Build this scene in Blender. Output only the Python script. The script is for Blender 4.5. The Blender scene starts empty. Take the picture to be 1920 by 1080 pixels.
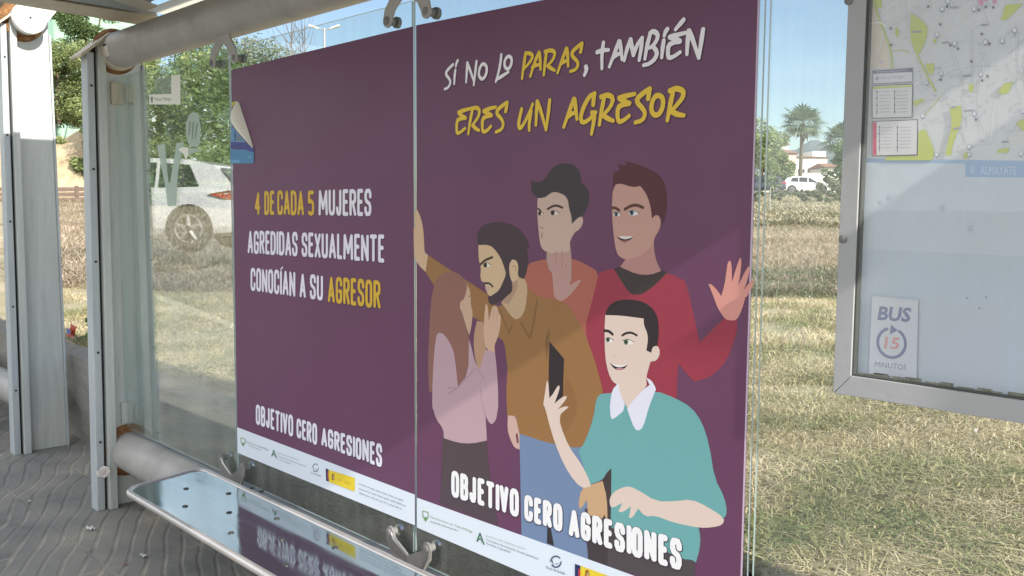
import bpy, bmesh, math, random
import numpy as np
from mathutils import Vector, Matrix
from mathutils.geometry import tessellate_polygon

random.seed(7); rng = np.random.default_rng(7)
scene = bpy.context.scene
COL = scene.collection
R = math.radians

# ------------------------------------------------------------------ camera
FPX = 1694.4
CAM = Vector((2.2522, -1.7441, 1.5341))
YAW, PIT, ROL = R(46.0564), R(-5.0841), R(0.3888)
_f = Vector((-math.cos(PIT)*math.sin(YAW), math.cos(PIT)*math.cos(YAW), math.sin(PIT)))
_r0 = Vector((math.cos(YAW), math.sin(YAW), 0)); _u0 = _r0.cross(_f)
RT = _r0*math.cos(ROL) + _u0*math.sin(ROL); UP = -_r0*math.sin(ROL) + _u0*math.cos(ROL); FW = _f
cd = bpy.data.cameras.new('camera'); cam = bpy.data.objects.new('camera', cd); COL.objects.link(cam)
cd.sensor_width = 36; cd.lens = 36*FPX/1920; cd.clip_end = 6000; cd.clip_start = .02
cam.matrix_world = Matrix(((RT.x, UP.x, -FW.x, CAM.x), (RT.y, UP.y, -FW.y, CAM.y), (RT.z, UP.z, -FW.z, CAM.z), (0, 0, 0, 1)))
scene.camera = cam

# ------------------------------------------------------------------ sun, sky, exposure
SUN = Vector((.855, -.097, .50)).normalized()
SUN_E = math.asin(SUN.z)
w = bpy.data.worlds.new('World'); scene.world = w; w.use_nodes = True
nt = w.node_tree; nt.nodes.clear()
sky = nt.nodes.new('ShaderNodeTexSky'); sky.sky_type = 'NISHITA'; sky.sun_disc = False
sky.sun_elevation = SUN_E; sky.sun_rotation = math.atan2(SUN.x, SUN.y); sky.air_density = 1.0; sky.dust_density = .6; sky.ozone_density = 1.5
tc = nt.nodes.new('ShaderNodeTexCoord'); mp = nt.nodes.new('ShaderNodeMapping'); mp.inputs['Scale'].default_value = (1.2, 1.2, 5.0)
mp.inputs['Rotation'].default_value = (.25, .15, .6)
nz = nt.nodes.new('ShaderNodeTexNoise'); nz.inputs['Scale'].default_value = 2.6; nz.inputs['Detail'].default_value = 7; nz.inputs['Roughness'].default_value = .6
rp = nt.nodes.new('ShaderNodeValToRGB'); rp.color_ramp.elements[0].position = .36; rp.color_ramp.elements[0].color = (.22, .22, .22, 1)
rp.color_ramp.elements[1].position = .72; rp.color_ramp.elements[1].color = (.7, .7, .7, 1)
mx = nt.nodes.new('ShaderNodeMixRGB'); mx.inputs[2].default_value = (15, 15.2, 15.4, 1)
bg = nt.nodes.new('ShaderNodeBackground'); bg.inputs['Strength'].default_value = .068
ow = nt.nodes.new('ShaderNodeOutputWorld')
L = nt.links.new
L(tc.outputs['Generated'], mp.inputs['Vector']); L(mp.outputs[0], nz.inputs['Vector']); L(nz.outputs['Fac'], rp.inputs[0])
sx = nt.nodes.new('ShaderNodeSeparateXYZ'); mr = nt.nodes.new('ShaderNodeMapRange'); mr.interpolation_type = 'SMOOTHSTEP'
mr.inputs[1].default_value = .35; mr.inputs[2].default_value = -.55; mr.inputs[3].default_value = .03; mr.inputs[4].default_value = 1.6  # cloud bank added behind the camera to brighten the shaded side
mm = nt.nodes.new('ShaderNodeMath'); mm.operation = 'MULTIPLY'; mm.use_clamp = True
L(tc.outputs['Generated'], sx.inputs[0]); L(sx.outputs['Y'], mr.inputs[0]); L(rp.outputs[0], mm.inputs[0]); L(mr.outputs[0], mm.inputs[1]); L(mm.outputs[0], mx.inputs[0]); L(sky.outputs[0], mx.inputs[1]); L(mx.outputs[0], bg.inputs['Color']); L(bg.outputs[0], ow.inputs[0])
sl = bpy.data.lights.new('sun', 'SUN'); sl.energy = 3.6; sl.angle = R(.53); sl.color = (1, .94, .84)
so = bpy.data.objects.new('sun', sl); COL.objects.link(so); so.location = (30, -10, 30)
so.rotation_euler = SUN.to_track_quat('Z', 'Y').to_euler()
scene.view_settings.view_transform = 'Standard'; scene.view_settings.look = 'None'
scene.view_settings.exposure = 1.15; scene.view_settings.gamma = 1
scene.cycles.max_bounces = 10; scene.cycles.transparent_max_bounces = 24

# ------------------------------------------------------------------ helpers
def ray(px, py): return FW*FPX + RT*(px-960) + UP*(540-py)
def on_y(px, py, y=0.):
    d = ray(px, py); return CAM + d*((y-CAM.y)/d.y)
def on_z(px, py, z=0.):
    d = ray(px, py); return CAM + d*((z-CAM.z)/d.z)
def on_s(px, py, s):
    d = ray(px, py); return CAM + d*((s-CAM.x)/d.x)
def at(px, py, Z): return CAM + (FW + RT*((px-960)/FPX) + UP*((540-py)/FPX))*Z
def lin(c):
    return tuple((v/255/12.92 if v/255 <= .04045 else ((v/255+.055)/1.055)**2.4) for v in c)

def tag(o, label=None, cat=None, group=None, kind=None):
    if label: o['label'] = label
    if cat: o['category'] = cat
    if group: o['group'] = group
    if kind: o['kind'] = kind
    return o
def thing(name, loc, label, cat, group=None):
    o = bpy.data.objects.new(name, None); COL.objects.link(o); o.location = loc; o.empty_display_size = .1
    return tag(o, label, cat, group)
def copy_tree(o, loc, rz=0., sc=1., parent=None):
    c = o.copy(); COL.objects.link(c)
    if parent is None:
        c.location = loc; c.rotation_euler = (0, 0, rz); c.scale = (sc, sc, sc)
    else: c.parent = parent
    for ch in list(o.children): copy_tree(ch, None, parent=c)
    return c

class MB:
    def __init__(s): s.v = []; s.f = []; s.m = []
    def face(s, pts, m=0):
        i = len(s.v); s.v += [tuple(p) for p in pts]; s.f.append(tuple(range(i, i+len(pts)))); s.m.append(m); return s
    def mesh(s, vs, fs, m=0):
        i = len(s.v); s.v += [tuple(p) for p in vs]; s.f += [tuple(i+k for k in f) for f in fs]; s.m += [m]*len(fs); return s
    def box(s, a, b, m=0):
        x0, y0, z0 = (min(a[i], b[i]) for i in range(3)); x1, y1, z1 = (max(a[i], b[i]) for i in range(3))
        return s.mesh([(x0,y0,z0),(x1,y0,z0),(x1,y1,z0),(x0,y1,z0),(x0,y0,z1),(x1,y0,z1),(x1,y1,z1),(x0,y1,z1)],
                      [(0,3,2,1),(4,5,6,7),(0,1,5,4),(1,2,6,5),(2,3,7,6),(3,0,4,7)], m)
    def hexa(s, lo, hi, m=0):      # lo, hi: four corners each, counter-clockwise seen from above
        return s.mesh(list(lo)+list(hi), [(0,3,2,1),(4,5,6,7),(0,1,5,4),(1,2,6,5),(2,3,7,6),(3,0,4,7)], m)
    def tube(s, pts, r, n=16, m=0, caps=True, closed=False):
        pts = [Vector(p) for p in pts]; N = len(pts); rr = r if isinstance(r, (list, tuple)) else [r]*N
        rings = []; ref = None
        for i, p in enumerate(pts):
            if closed: d = pts[(i+1) % N]-pts[i-1]
            else: d = pts[min(i+1, N-1)]-pts[max(i-1, 0)]
            d.normalize()
            if ref is None:
                ref = d.orthogonal().normalized()
            a = (ref - d*ref.dot(d)).normalized(); ref = a; b = d.cross(a)
            rings.append([p + (a*math.cos(t)+b*math.sin(t))*rr[i] for t in (2*math.pi*k/n for k in range(n))])
        vs = [q for g in rings for q in g]; fs = []
        for i in range(N if closed else N-1):
            j = (i+1) % N
            for k in range(n): fs.append((i*n+k, i*n+(k+1) % n, j*n+(k+1) % n, j*n+k))
        if caps and not closed: fs.append(tuple(range(n-1, -1, -1))); fs.append(tuple((N-1)*n+k for k in range(n)))
        return s.mesh(vs, fs, m)
    def prism(s, front, off, m=0):  # closed outline (3D, planar) swept by a vector
        front = [Vector(p) for p in front]; off = Vector(off); n = len(front)
        tri = tessellate_polygon([front]); back = [p+off for p in front]
        vs = front+back; fs = [tuple(t) for t in tri]+[tuple(n+k for k in reversed(t)) for t in tri]
        fs += [(k, (k+1) % n, n+(k+1) % n, n+k) for k in range(n)]
        return s.mesh(vs, fs, m)
    def build(s, name, mats, parent=None, smooth=False, bevel=0., fixn=True):
        me = bpy.data.meshes.new(name); me.from_pydata(s.v, [], s.f)
        for mt in (mats if isinstance(mats, (list, tuple)) else [mats]): me.materials.append(mt)
        me.polygons.foreach_set('material_index', s.m)
        if fixn:
            bm = bmesh.new(); bm.from_mesh(me); bmesh.ops.recalc_face_normals(bm, faces=bm.faces); bm.to_mesh(me); bm.free()
        if smooth:
            me.polygons.foreach_set('use_smooth', [True]*len(me.polygons))
            try: me.set_sharp_from_angle(angle=R(40))
            except Exception: pass
        o = bpy.data.objects.new(name, me); COL.objects.link(o)
        if parent is not None:
            o.parent = parent; o.matrix_parent_inverse = root_loc(parent)
        if bevel:
            b = o.modifiers.new('bevel', 'BEVEL'); b.width = bevel; b.segments = 2; b.limit_method = 'ANGLE'
        me.update(); return o
def root_loc(p):
    while p.parent: p = p.parent
    return Matrix.Translation(-Vector(p.location)) if p.type == 'EMPTY' else Matrix.Identity(4)
# a sub-part hangs from a part whose own world transform is the identity
_old = root_loc
def root_loc(p):
    if p.parent: return Matrix.Identity(4)
    return Matrix.Translation(-Vector(p.location))

# ------------------------------------------------------------------ materials
def mat(name, col, rough=.6, metal=0., spec=.5, coat=0.):
    m = bpy.data.materials.new(name); m.use_nodes = True; b = m.node_tree.nodes['Principled BSDF']
    b.inputs['Base Color'].default_value = (*col, 1); b.inputs['Roughness'].default_value = rough; b.inputs['Metallic'].default_value = metal
    b.inputs['Specular IOR Level'].default_value = spec; b.inputs['Coat Weight'].default_value = coat; b.inputs['Coat Roughness'].default_value = .08
    return m
def N(m, t): return m.node_tree.nodes.new(t)
def Lk(m, a, b): m.node_tree.links.new(a, b)
def bs(m): return m.node_tree.nodes['Principled BSDF']
def noisy(name, stops, scale=8., detail=6., rough=.7, bump=0., bscale=None, stretch=(1, 1, 1), metal=0., spec=.5, wob=.6):
    """noise-driven colour ramp in object space, with optional bump"""
    m = mat(name, stops[0][1], rough, metal, spec)
    t = N(m, 'ShaderNodeTexCoord'); mp = N(m, 'ShaderNodeMapping'); mp.inputs['Scale'].default_value = stretch
    n = N(m, 'ShaderNodeTexNoise'); n.inputs['Scale'].default_value = scale; n.inputs['Detail'].default_value = detail; n.inputs['Roughness'].default_value = wob
    r = N(m, 'ShaderNodeValToRGB'); cr = r.color_ramp
    while len(cr.elements) < len(stops): cr.elements.new(.5)
    for e, (p, c) in zip(cr.elements, stops): e.position = p; e.color = (*c, 1)
    Lk(m, t.outputs['Object'], mp.inputs[0]); Lk(m, mp.outputs[0], n.inputs['Vector']); Lk(m, n.outputs['Fac'], r.inputs[0]); Lk(m, r.outputs[0], bs(m).inputs['Base Color'])
    if bump:
        n2 = N(m, 'ShaderNodeTexNoise'); n2.inputs['Scale'].default_value = bscale or scale*4; n2.inputs['Detail'].default_value = 5
        bp = N(m, 'ShaderNodeBump'); bp.inputs['Strength'].default_value = bump; bp.inputs['Distance'].default_value = .02
        Lk(m, mp.outputs[0], n2.inputs['Vector']); Lk(m, n2.outputs['Fac'], bp.inputs['Height']); Lk(m, bp.outputs[0], bs(m).inputs['Normal'])
    return m
def leafy(name, stops, rough=.55, patch=.6, pscale=.6, trans=.25):
    """per-leaf random colour, drifting in patches"""
    m = mat(name, stops[0][1], rough, 0, .3)
    g = N(m, 'ShaderNodeNewGeometry'); t = N(m, 'ShaderNodeTexCoord'); n = N(m, 'ShaderNodeTexNoise'); n.inputs['Scale'].default_value = pscale; n.inputs['Detail'].default_value = 3
    Lk(m, t.outputs['Object'], n.inputs['Vector'])
    mi = N(m, 'ShaderNodeMath'); mi.operation = 'MULTIPLY_ADD'; mi.inputs[1].default_value = (1-patch); mi.inputs[2].default_value = 0
    Lk(m, g.outputs['Random Per Island'], mi.inputs[0])
    mr = N(m, 'ShaderNodeMapRange'); mr.inputs[1].default_value = .3; mr.inputs[2].default_value = .7; mr.inputs[3].default_value = 0; mr.inputs[4].default_value = patch
    Lk(m, n.outputs['Fac'], mr.inputs[0])
    ad = N(m, 'ShaderNodeMath'); ad.operation = 'ADD'; Lk(m, mi.outputs[0], ad.inputs[0]); Lk(m, mr.outputs[0], ad.inputs[1])
    r = N(m, 'ShaderNodeValToRGB'); cr = r.color_ramp
    while len(cr.elements) < len(stops): cr.elements.new(.5)
    for e, (p, c) in zip(cr.elements, stops): e.position = p; e.color = (*c, 1)
    Lk(m, ad.outputs[0], r.inputs[0]); Lk(m, r.outputs[0], bs(m).inputs['Base Color'])
    if trans:
        tr = N(m, 'ShaderNodeBsdfTranslucent'); mx = N(m, 'ShaderNodeMixShader'); mx.inputs[0].default_value = trans
        Lk(m, r.outputs[0], tr.inputs[0]); Lk(m, bs(m).outputs[0], mx.inputs[1]); Lk(m, tr.outputs[0], mx.inputs[2])
        Lk(m, mx.outputs[0], m.node_tree.nodes['Material Output'].inputs[0])
    return m
def glass(name, tint=(.90, .955, .93), dust=.05, dustcol=(.62, .63, .58), streak=(14, 1, .8), f0=.04, fmax=1.):
    """a thin pane: Fresnel mirror over clear tinted glass, with dusty run marks"""
    m = bpy.data.materials.new(name); m.use_nodes = True; m.node_tree.nodes.clear()
    lw = N(m, 'ShaderNodeLayerWeight'); lw.inputs[0].default_value = .5
    pw = N(m, 'ShaderNodeMath'); pw.operation = 'POWER'; pw.inputs[1].default_value = 5
    ma = N(m, 'ShaderNodeMath'); ma.operation = 'MULTIPLY_ADD'; ma.inputs[1].default_value = fmax-f0; ma.inputs[2].default_value = f0
    tr = N(m, 'ShaderNodeBsdfTransparent'); tr.inputs[0].default_value = (*tint, 1)
    gl = N(m, 'ShaderNodeBsdfGlossy'); gl.inputs['Roughness'].default_value = .004; gl.inputs[0].default_value = (1, 1, 1, 1)
    mx = N(m, 'ShaderNodeMixShader'); Lk(m, lw.outputs['Facing'], pw.inputs[0]); Lk(m, pw.outputs[0], ma.inputs[0]); Lk(m, ma.outputs[0], mx.inputs[0])
    Lk(m, tr.outputs[0], mx.inputs[1]); Lk(m, gl.outputs[0], mx.inputs[2])
    t = N(m, 'ShaderNodeTexCoord'); mp = N(m, 'ShaderNodeMapping'); mp.inputs['Scale'].default_value = streak
    n = N(m, 'ShaderNodeTexNoise'); n.inputs['Scale'].default_value = 1.6; n.inputs['Detail'].default_value = 6; n.inputs['Roughness'].default_value = .65
    r = N(m, 'ShaderNodeMapRange'); r.inputs[1].default_value = .42; r.inputs[2].default_value = .78; r.inputs[3].default_value = dust*.25; r.inputs[4].default_value = dust*1.8
    Lk(m, t.outputs['Object'], mp.inputs[0]); Lk(m, mp.outputs[0], n.inputs['Vector']); Lk(m, n.outputs['Fac'], r.inputs[0])
    df = N(m, 'ShaderNodeBsdfDiffuse'); df.inputs[0].default_value = (*dustcol, 1); m2 = N(m, 'ShaderNodeMixShader')
    Lk(m, r.outputs[0], m2.inputs[0]); Lk(m, mx.outputs[0], m2.inputs[1]); Lk(m, df.outputs[0], m2.inputs[2])
    o = N(m, 'ShaderNodeOutputMaterial'); Lk(m, m2.outputs[0], o.inputs[0])
    return m
_pc = {}
def ink(c, rough=.42):
    """printed colour, from the sRGB it shows in even light"""
    k = tuple(c)
    if k not in _pc: _pc[k] = mat('print', tuple(min(.85, v*PK) for v in lin(c)), rough, 0, .35)
    return _pc[k]
PK = 1.0
# ------------------------------------------------------------------ ground: pavement, road, field
def gz(x, y):
    """height of the grassy field behind the low wall"""
    r = np.hypot(np.asarray(x)-2.25, np.asarray(y)+1.74)
    lf = np.clip((.62-np.asarray(y)/np.maximum(.1, -np.asarray(x)))/.25, 0, 1)*(np.asarray(x) < -1)     # steeper towards the sandy bank
    return .585 + (.030+.013*lf)*np.clip(r-8.5, 0, 102) + .03*np.sin(x*1.3+y*.7)*np.clip((r-3)/6, 0, 1)
def rise(x): return .085*np.clip(-6.5-np.asarray(x), 0, 14)     # the street climbs beyond the neighbouring shelter
def sheet(name, xs, ys, zf, m, kind='structure'):
    X, Y = np.meshgrid(xs, ys); Z = zf(X, Y); vs = np.stack([X, Y, Z], -1).reshape(-1, 3); nx = len(xs)
    fs = [(j*nx+i, j*nx+i+1, (j+1)*nx+i+1, (j+1)*nx+i) for j in range(len(ys)-1) for i in range(nx-1)]
    mb = MB(); mb.mesh(vs.tolist(), fs); o = mb.build(name, m, smooth=True, fixn=False); tag(o, kind=kind); return o

pave = noisy('wavy_paving', [(.33, (.11, .112, .112)), (.45, (.205, .203, .193)), (.56, (.265, .255, .23)), (.70, (.42, .375, .295))], 1.15, 11, .8, 0, stretch=(1, 1.4, 1))
def build_pave(m):
    nt = m.node_tree; b = bs(m)
    t = N(m, 'ShaderNodeTexCoord')
    mpn = N(m, 'ShaderNodeMapping'); mpn.inputs['Rotation'].default_value = (0, 0, R(-62))
    wv = N(m, 'ShaderNodeTexWave'); wv.wave_type = 'BANDS'; wv.bands_direction = 'X'; wv.inputs['Scale'].default_value = 3.9; wv.inputs['Distortion'].default_value = 6
    wv.inputs['Detail'].default_value = 1.2; wv.inputs['Detail Scale'].default_value = .55; wv.inputs['Detail Roughness'].default_value = .3
    Lk(m, t.outputs['Object'], mpn.inputs[0]); Lk(m, mpn.outputs[0], wv.inputs['Vector'])
    rg = N(m, 'ShaderNodeValToRGB'); rg.color_ramp.elements[0].position = .0; rg.color_ramp.elements[0].color = (0, 0, 0, 1); rg.color_ramp.elements[1].position = .22; rg.color_ramp.elements[1].color = (1, 1, 1, 1)
    Lk(m, wv.outputs['Fac'], rg.inputs[0])
    br = N(m, 'ShaderNodeTexBrick'); br.offset = 0; br.inputs['Scale'].default_value = 1; br.inputs['Brick Width'].default_value = .4; br.inputs['Row Height'].default_value = .4; br.inputs['Mortar Size'].default_value = .006
    br.inputs['Color1'].default_value = br.inputs['Color2'].default_value = (1, 1, 1, 1); br.inputs['Mortar'].default_value = (0, 0, 0, 1)
    Lk(m, t.outputs['Object'], br.inputs['Vector'])
    bp = N(m, 'ShaderNodeBump'); bp.inputs['Strength'].default_value = .5; bp.inputs['Distance'].default_value = .005
    mu = N(m, 'ShaderNodeMath'); mu.operation = 'MULTIPLY'; Lk(m, rg.outputs[0], mu.inputs[0]); Lk(m, br.outputs['Color'], mu.inputs[1])
    Lk(m, mu.outputs[0], bp.inputs['Height']); Lk(m, bp.outputs[0], b.inputs['Normal'])
    # grooves hold dark grime or pale sand in patches
    old = b.inputs['Base Color'].links[0].from_socket
    n2 = N(m, 'ShaderNodeTexNoise'); n2.inputs['Scale'].default_value = 2.3; n2.inputs['Detail'].default_value = 3; Lk(m, t.outputs['Object'], n2.inputs['Vector'])
    r2 = N(m, 'ShaderNodeValToRGB'); r2.color_ramp.elements[0].position = .47; r2.color_ramp.elements[0].color = (.165, .162, .152, 1); r2.color_ramp.elements[1].position = .58; r2.color_ramp.elements[1].color = (.43, .385, .30, 1)
    Lk(m, n2.outputs['Fac'], r2.inputs[0])
    n3 = N(m, 'ShaderNodeTexNoise'); n3.inputs['Scale'].default_value = 3.1; n3.inputs['Detail'].default_value = 6; Lk(m, t.outputs['Object'], n3.inputs['Vector'])
    r3 = N(m, 'ShaderNodeMapRange'); r3.inputs[1].default_value = .40; r3.inputs[2].default_value = .70; r3.inputs[3].default_value = .95; r3.inputs[4].default_value = .1; Lk(m, n3.outputs['Fac'], r3.inputs[0])
    mm = N(m, 'ShaderNodeMath'); mm.operation = 'MAXIMUM'; Lk(m, mu.outputs[0], mm.inputs[0]); Lk(m, r3.outputs[0], mm.inputs[1])
    mx = N(m, 'ShaderNodeMixRGB'); Lk(m, mm.outputs[0], mx.inputs[0]); Lk(m, r2.outputs[0], mx.inputs[1]); Lk(m, old, mx.inputs[2]); Lk(m, mx.outputs[0], b.inputs['Base Color'])
build_pave(pave)
xs = np.concatenate([np.linspace(-60, -7, 40), np.linspace(-6.5, 14, 12), [40]])
sheet('pavement', xs, np.array([-3.2, -1.5, .30]), lambda X, Y: rise(X), pave)
asphalt = noisy('asphalt', [(.3, (.10, .10, .098)), (.7, (.15, .148, .14))], 30, 8, .85, .3, 160)
sheet('road', xs, np.array([-13, -8, -3.36]), lambda X, Y: rise(X)-.13, asphalt)
kerbm = noisy('kerb_stone', [(.3, (.26, .25, .23)), (.7, (.36, .35, .32))], 20, 5, .8)
mb = MB()
for a, b in zip(xs[:-1], xs[1:]):
    za, zb = float(rise(a)), float(rise(b))
    mb.mesh([(a, -3.36, za-.14), (b, -3.36, zb-.14), (b, -3.36, zb+.004), (a, -3.36, za+.004), (b, -3.19, zb+.004), (a, -3.19, za+.004)], [(0, 1, 2, 3), (3, 2, 4, 5)])
tag(mb.build('kerb', kerbm), kind='structure')
verge = noisy('dry_verge', [(.3, (.16, .14, .085)), (.7, (.28, .24, .15))], 3, 8, .9)
sheet('verge', np.concatenate([np.linspace(-300, -60, 5), xs[1:], [300]]), np.array([-400, -60, -13]), lambda X, Y: rise(np.clip(X, -20.5, 99))-.15, verge)
# the far-side parking road sheet carries one dashed line
mb = MB()
for k in range(10): mb.face([(-6.2+k*3, -8.1, -.126), (-4.6+k*3, -8.1, -.126), (-4.6+k*3, -8.0, -.126), (-6.2+k*3, -8.0, -.126)])
tag(mb.build('road_marking', mat('road_paint', (.7, .7, .68), .7)), kind='structure')

soil = noisy('dry_field', [(.28, (.20, .20, .11)), (.42, (.33, .295, .19)), (.58, (.46, .385, .275)), (.75, (.56, .47, .35))], .9, 9, .95, .6, 30)
ys = .312+np.concatenate([[0], np.geomspace(.15, 400, 70)])
xs2 = np.concatenate([-np.geomspace(420, 6, 70), np.linspace(-5.5, 8, 40), np.geomspace(8.5, 300, 30)])
sheet('grass_field', xs2, ys, gz, soil)
tag(sheet('far_ground', np.array([-4000, -1000, 0, 1000, 3000.]), np.array([-3500., 0, 425, 2500, 4500]), lambda X, Y: np.where(Y > 300, 4.3, -.6)+0*X, verge), kind='structure')
# hills on the skyline
mb = MB(); P = []
for k in range(60):
    px = 1100+k*14; h = 273 + 9*math.sin(k*.55)+5*math.sin(k*1.37+1) + (abs(px-1500)*.03)
    P.append((at(px, h, 1500), at(px, 410, 1450), at(px+3, 400, 1750)))
for a, b in zip(P[:-1], P[1:]):
    mb.face([a[1], b[1], b[0], a[0]]); mb.face([a[0], b[0], b[2], a[2]])
tag(mb.build('hills', noisy('far_hills', [(.35, (.075, .10, .115)), (.65, (.115, .135, .14))], .02, 6, 1), smooth=True), kind='structure')

# ------------------------------------------------------------------ low concrete wall that holds back the field
conc = noisy('old_concrete', [(.25, (.15, .145, .13)), (.5, (.25, .24, .215)), (.75, (.33, .315, .28))], 3.5, 9, .9, .5, 50, stretch=(1, 1, 1.8))
mb = MB()
wx = list(np.linspace(-26, -6.5, 9))+list(np.linspace(-5, 14, 14))
for a, b in zip(wx[:-1], wx[1:]):
    za, zb = float(rise(a)), float(rise(b))
    za += .605-.034*(max(a, -6.5)+2.2)*(a > -2.2); zb += .605-.034*(max(b, -6.5)+2.2)*(b > -2.2)
    mb.mesh([(a, .275, -.05), (b, .275, -.05), (b, .20, zb-.075), (a, .20, za-.075), (b, .20, zb-.035), (a, .20, za-.035), (b, .305, zb), (a, .305, za), (b, .34, zb-.3), (a, .34, za-.3)],
            [(0, 1, 2, 3), (3, 2, 4, 5), (5, 4, 6, 7), (7, 6, 8, 9)])
o = mb.build('low_wall', conc); tag(o, 'long low grey concrete wall holding back the grass behind the shelter', 'wall')

# ------------------------------------------------------------------ the shelter
steel = noisy('grey_paint', [(.22, (.30, .31, .28)), (.38, (.42, .445, .43)), (.55, (.47, .495, .48)), (.75, (.54, .56, .545))], 7, 9, .45, .12, 60, stretch=(4, 4, .35), wob=.7)
steel2 = noisy('blue_grey_paint', [(.24, (.27, .30, .30)), (.40, (.37, .41, .43)), (.7, (.46, .50, .52))], 7, 9, .42, .12, 60, stretch=(4, 4, .35), wob=.7)
tubem = noisy('tube_paint', [(.26, (.24, .225, .20)), (.40, (.31, .30, .285)), (.7, (.41, .395, .37))], 5, 9, .42, .10, 40, wob=.7)
beige = noisy('stained_paint', [(.25, (.40, .34, .25)), (.6, (.52, .47, .38))], 6, 6, .55, .1, 60)
rust = noisy('rust', [(.3, (.10, .045, .02)), (.55, (.25, .115, .04)), (.75, (.38, .24, .12))], 22, 7, .9, .6, 90)
dark = mat('dark_seam', (.02, .02, .022), .7)
chrome = mat('polished_metal', (.74, .73, .71), .28, 1.)
satin = noisy('satin_metal', [(.3, (.15, .147, .145)), (.7, (.20, .195, .19))], 9, 5, .6, .05, 80)
gedge = mat('glass_edge', (.42, .50, .48), .3, 0, .6)
pane_left = glass('left_pane_glass', (.92, .962, .935), .10, (.58, .63, .56), (3, 1, 1.1), .23)
pane_mid = glass('clear_pane_glass', (.955, .98, .97), .04)
pane_right = glass('streaked_pane_glass', (.95, .98, .975), .035, (.62, .64, .62), (16, 1, .7))

shelter = thing('bus_shelter', (0, 0, 0), 'grey steel bus shelter with clear glass back panes, rusty collars and a thick top tube', 'bus shelter')
ZT, ZL = 2.29, .28        # heights of the two tubes
def post(parent, s, ztop, mirror=1, zb=0.):
    def yb(y, z): return y*(1.0+.16*(1-(z-zb)/(ztop-zb)) - .02)
    def col(s0, s1, y0, y1, m, name=None, top=ztop):
        a, b = s+mirror*s0, s+mirror*s1; a, b = min(a, b), max(a, b)
        lo = [(a, yb(y0, zb), zb), (b, yb(y0, zb), zb), (b, yb(y1, zb), zb), (a, yb(y1, zb), zb)]
        hi = [(a, yb(y0, top), top), (b, yb(y0, top), top), (b, yb(y1, top), top), (a, yb(y1, top), top)]
        mb.hexa(lo, hi, m)
    mb = MB()
    col(-.05, .035, -.150, -.116, 0, top=ztop-.09); col(-.05, .02, -.114, -.104, 2, top=ztop-.06); col(-.05, .055, -.103, -.066, 1, top=ztop-.03)
    col(-.045, .0, -.066, .128, 1, top=ztop)
    col(-.05, .012, .128, .14, 0, top=ztop-.12)
    o = mb.build('post', [steel2, steel, dark], parent, bevel=.004)
    mb = MB()        # little sloping cap sheet
    a, b = (s-.075, s+.075)
    mb.hexa([(a, -.185, ztop-.125), (b, -.185, ztop-.125), (b, -.045, ztop-.005), (a, -.045, ztop-.005)],
            [(a, -.190, ztop-.112), (b, -.190, ztop-.112), (b, -.045, ztop+.012), (a, -.045, ztop+.012)])
    mb.build('post_cap', beige, o, bevel=.004)
    for z in (.35, .8, 1.25, 1.7, 2.1):
        mb = MB(); p = Vector((s+mirror*.0355, yb(-.132, z*ztop/2.35), z*ztop/2.35)); mb.tube([p, p+Vector((mirror*.004, 0, 0))], .006, 8); mb.build('screw', dark, o)
    return o
P1 = post(shelter, -2.4, 2.36)
# an angle bracket at head and foot of the post
for z, mt in ((2.085, beige), (.475, steel)):
    mb = MB(); mb.box((-2.40, -.03, z-.055), (-2.388, .03, z+.055)); mb.hexa([(-2.39, .032, z-.035), (-2.36, .032, z-.035), (-2.36, .075, z-.05), (-2.39, .075, z-.05)], [(-2.39, .032, z+.035), (-2.36, .032, z+.035), (-2.36, .075, z+.05), (-2.39, .075, z+.05)])
    mb.tube([(-2.39, 0, z), (-2.381, 0, z)], .010, 10); br_ = mb.build('bracket', mt, P1, bevel=.003)
mb = MB(); mb.tube([(-2.45, 0, ZT), (4.2-1.4, 0, ZT)], .086, 40); tt = mb.build('top_tube', tubem, shelter, smooth=True)
mb = MB(); mb.tube([(-2.399, 0, ZT), (-2.375, 0, ZT)], [.112, .098], 32); mb.build('rusty_collar', rust, tt, smooth=True)
mb = MB(); mb.tube([(-2.399, 0, ZT-.004), (-2.33, 0, ZT-.004)], [.094, .091], 32); mb.build('collar_lip', beige, tt, smooth=True)
mb = MB(); mb.tube([(-2.45, 0, ZL), (2.80, 0, ZL)], .098, 40); lt = mb.build('lower_tube', tubem, shelter, smooth=True)
mb = MB(); mb.tube([(-2.399, 0, ZL), (-2.372, 0, ZL)], [.135, .112], 32); mb.build('rusty_collar', rust, lt, smooth=True)
# unseen end post on the right, placed and lowered to shape the map's shade
P2 = post(shelter, 2.68, 2.27, -1)
# glass back panes: clear faces, green cut edges
GT, GB = 2.163, .395
def pane(s0, s1, m, name='glass_pane', zb=GB, parent=shelter):
    mb = MB(); y0, y1 = -.0035, .0035
    mb.face([(s0, y0, zb), (s1, y0, zb), (s1, y0, GT), (s0, y0, GT)], 0); mb.face([(s1, y1, zb), (s0, y1, zb), (s0, y1, GT), (s1, y1, GT)], 0)
    mb.face([(s0, y0, GT), (s1, y0, GT), (s1, y1, GT), (s0, y1, GT)], 1); mb.face([(s0, y0, zb), (s0, y1, zb), (s1, y1, zb), (s1, y0, zb)], 1)
    mb.face([(s0, y0, zb), (s0, y0, GT), (s0, y1, GT), (s0, y1, zb)], 1); mb.face([(s1, y0, zb), (s1, y1, zb), (s1, y1, GT), (s1, y0, GT)], 1)
    return mb.build(name, [m, gedge], parent, fixn=False)
pane(-2.39, -1.206, pane_left); pane(-1.198, -.005, pane_mid); pane(.005, 1.2105, pane_mid); pane(1.2235, 2.78, pane_right)
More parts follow.
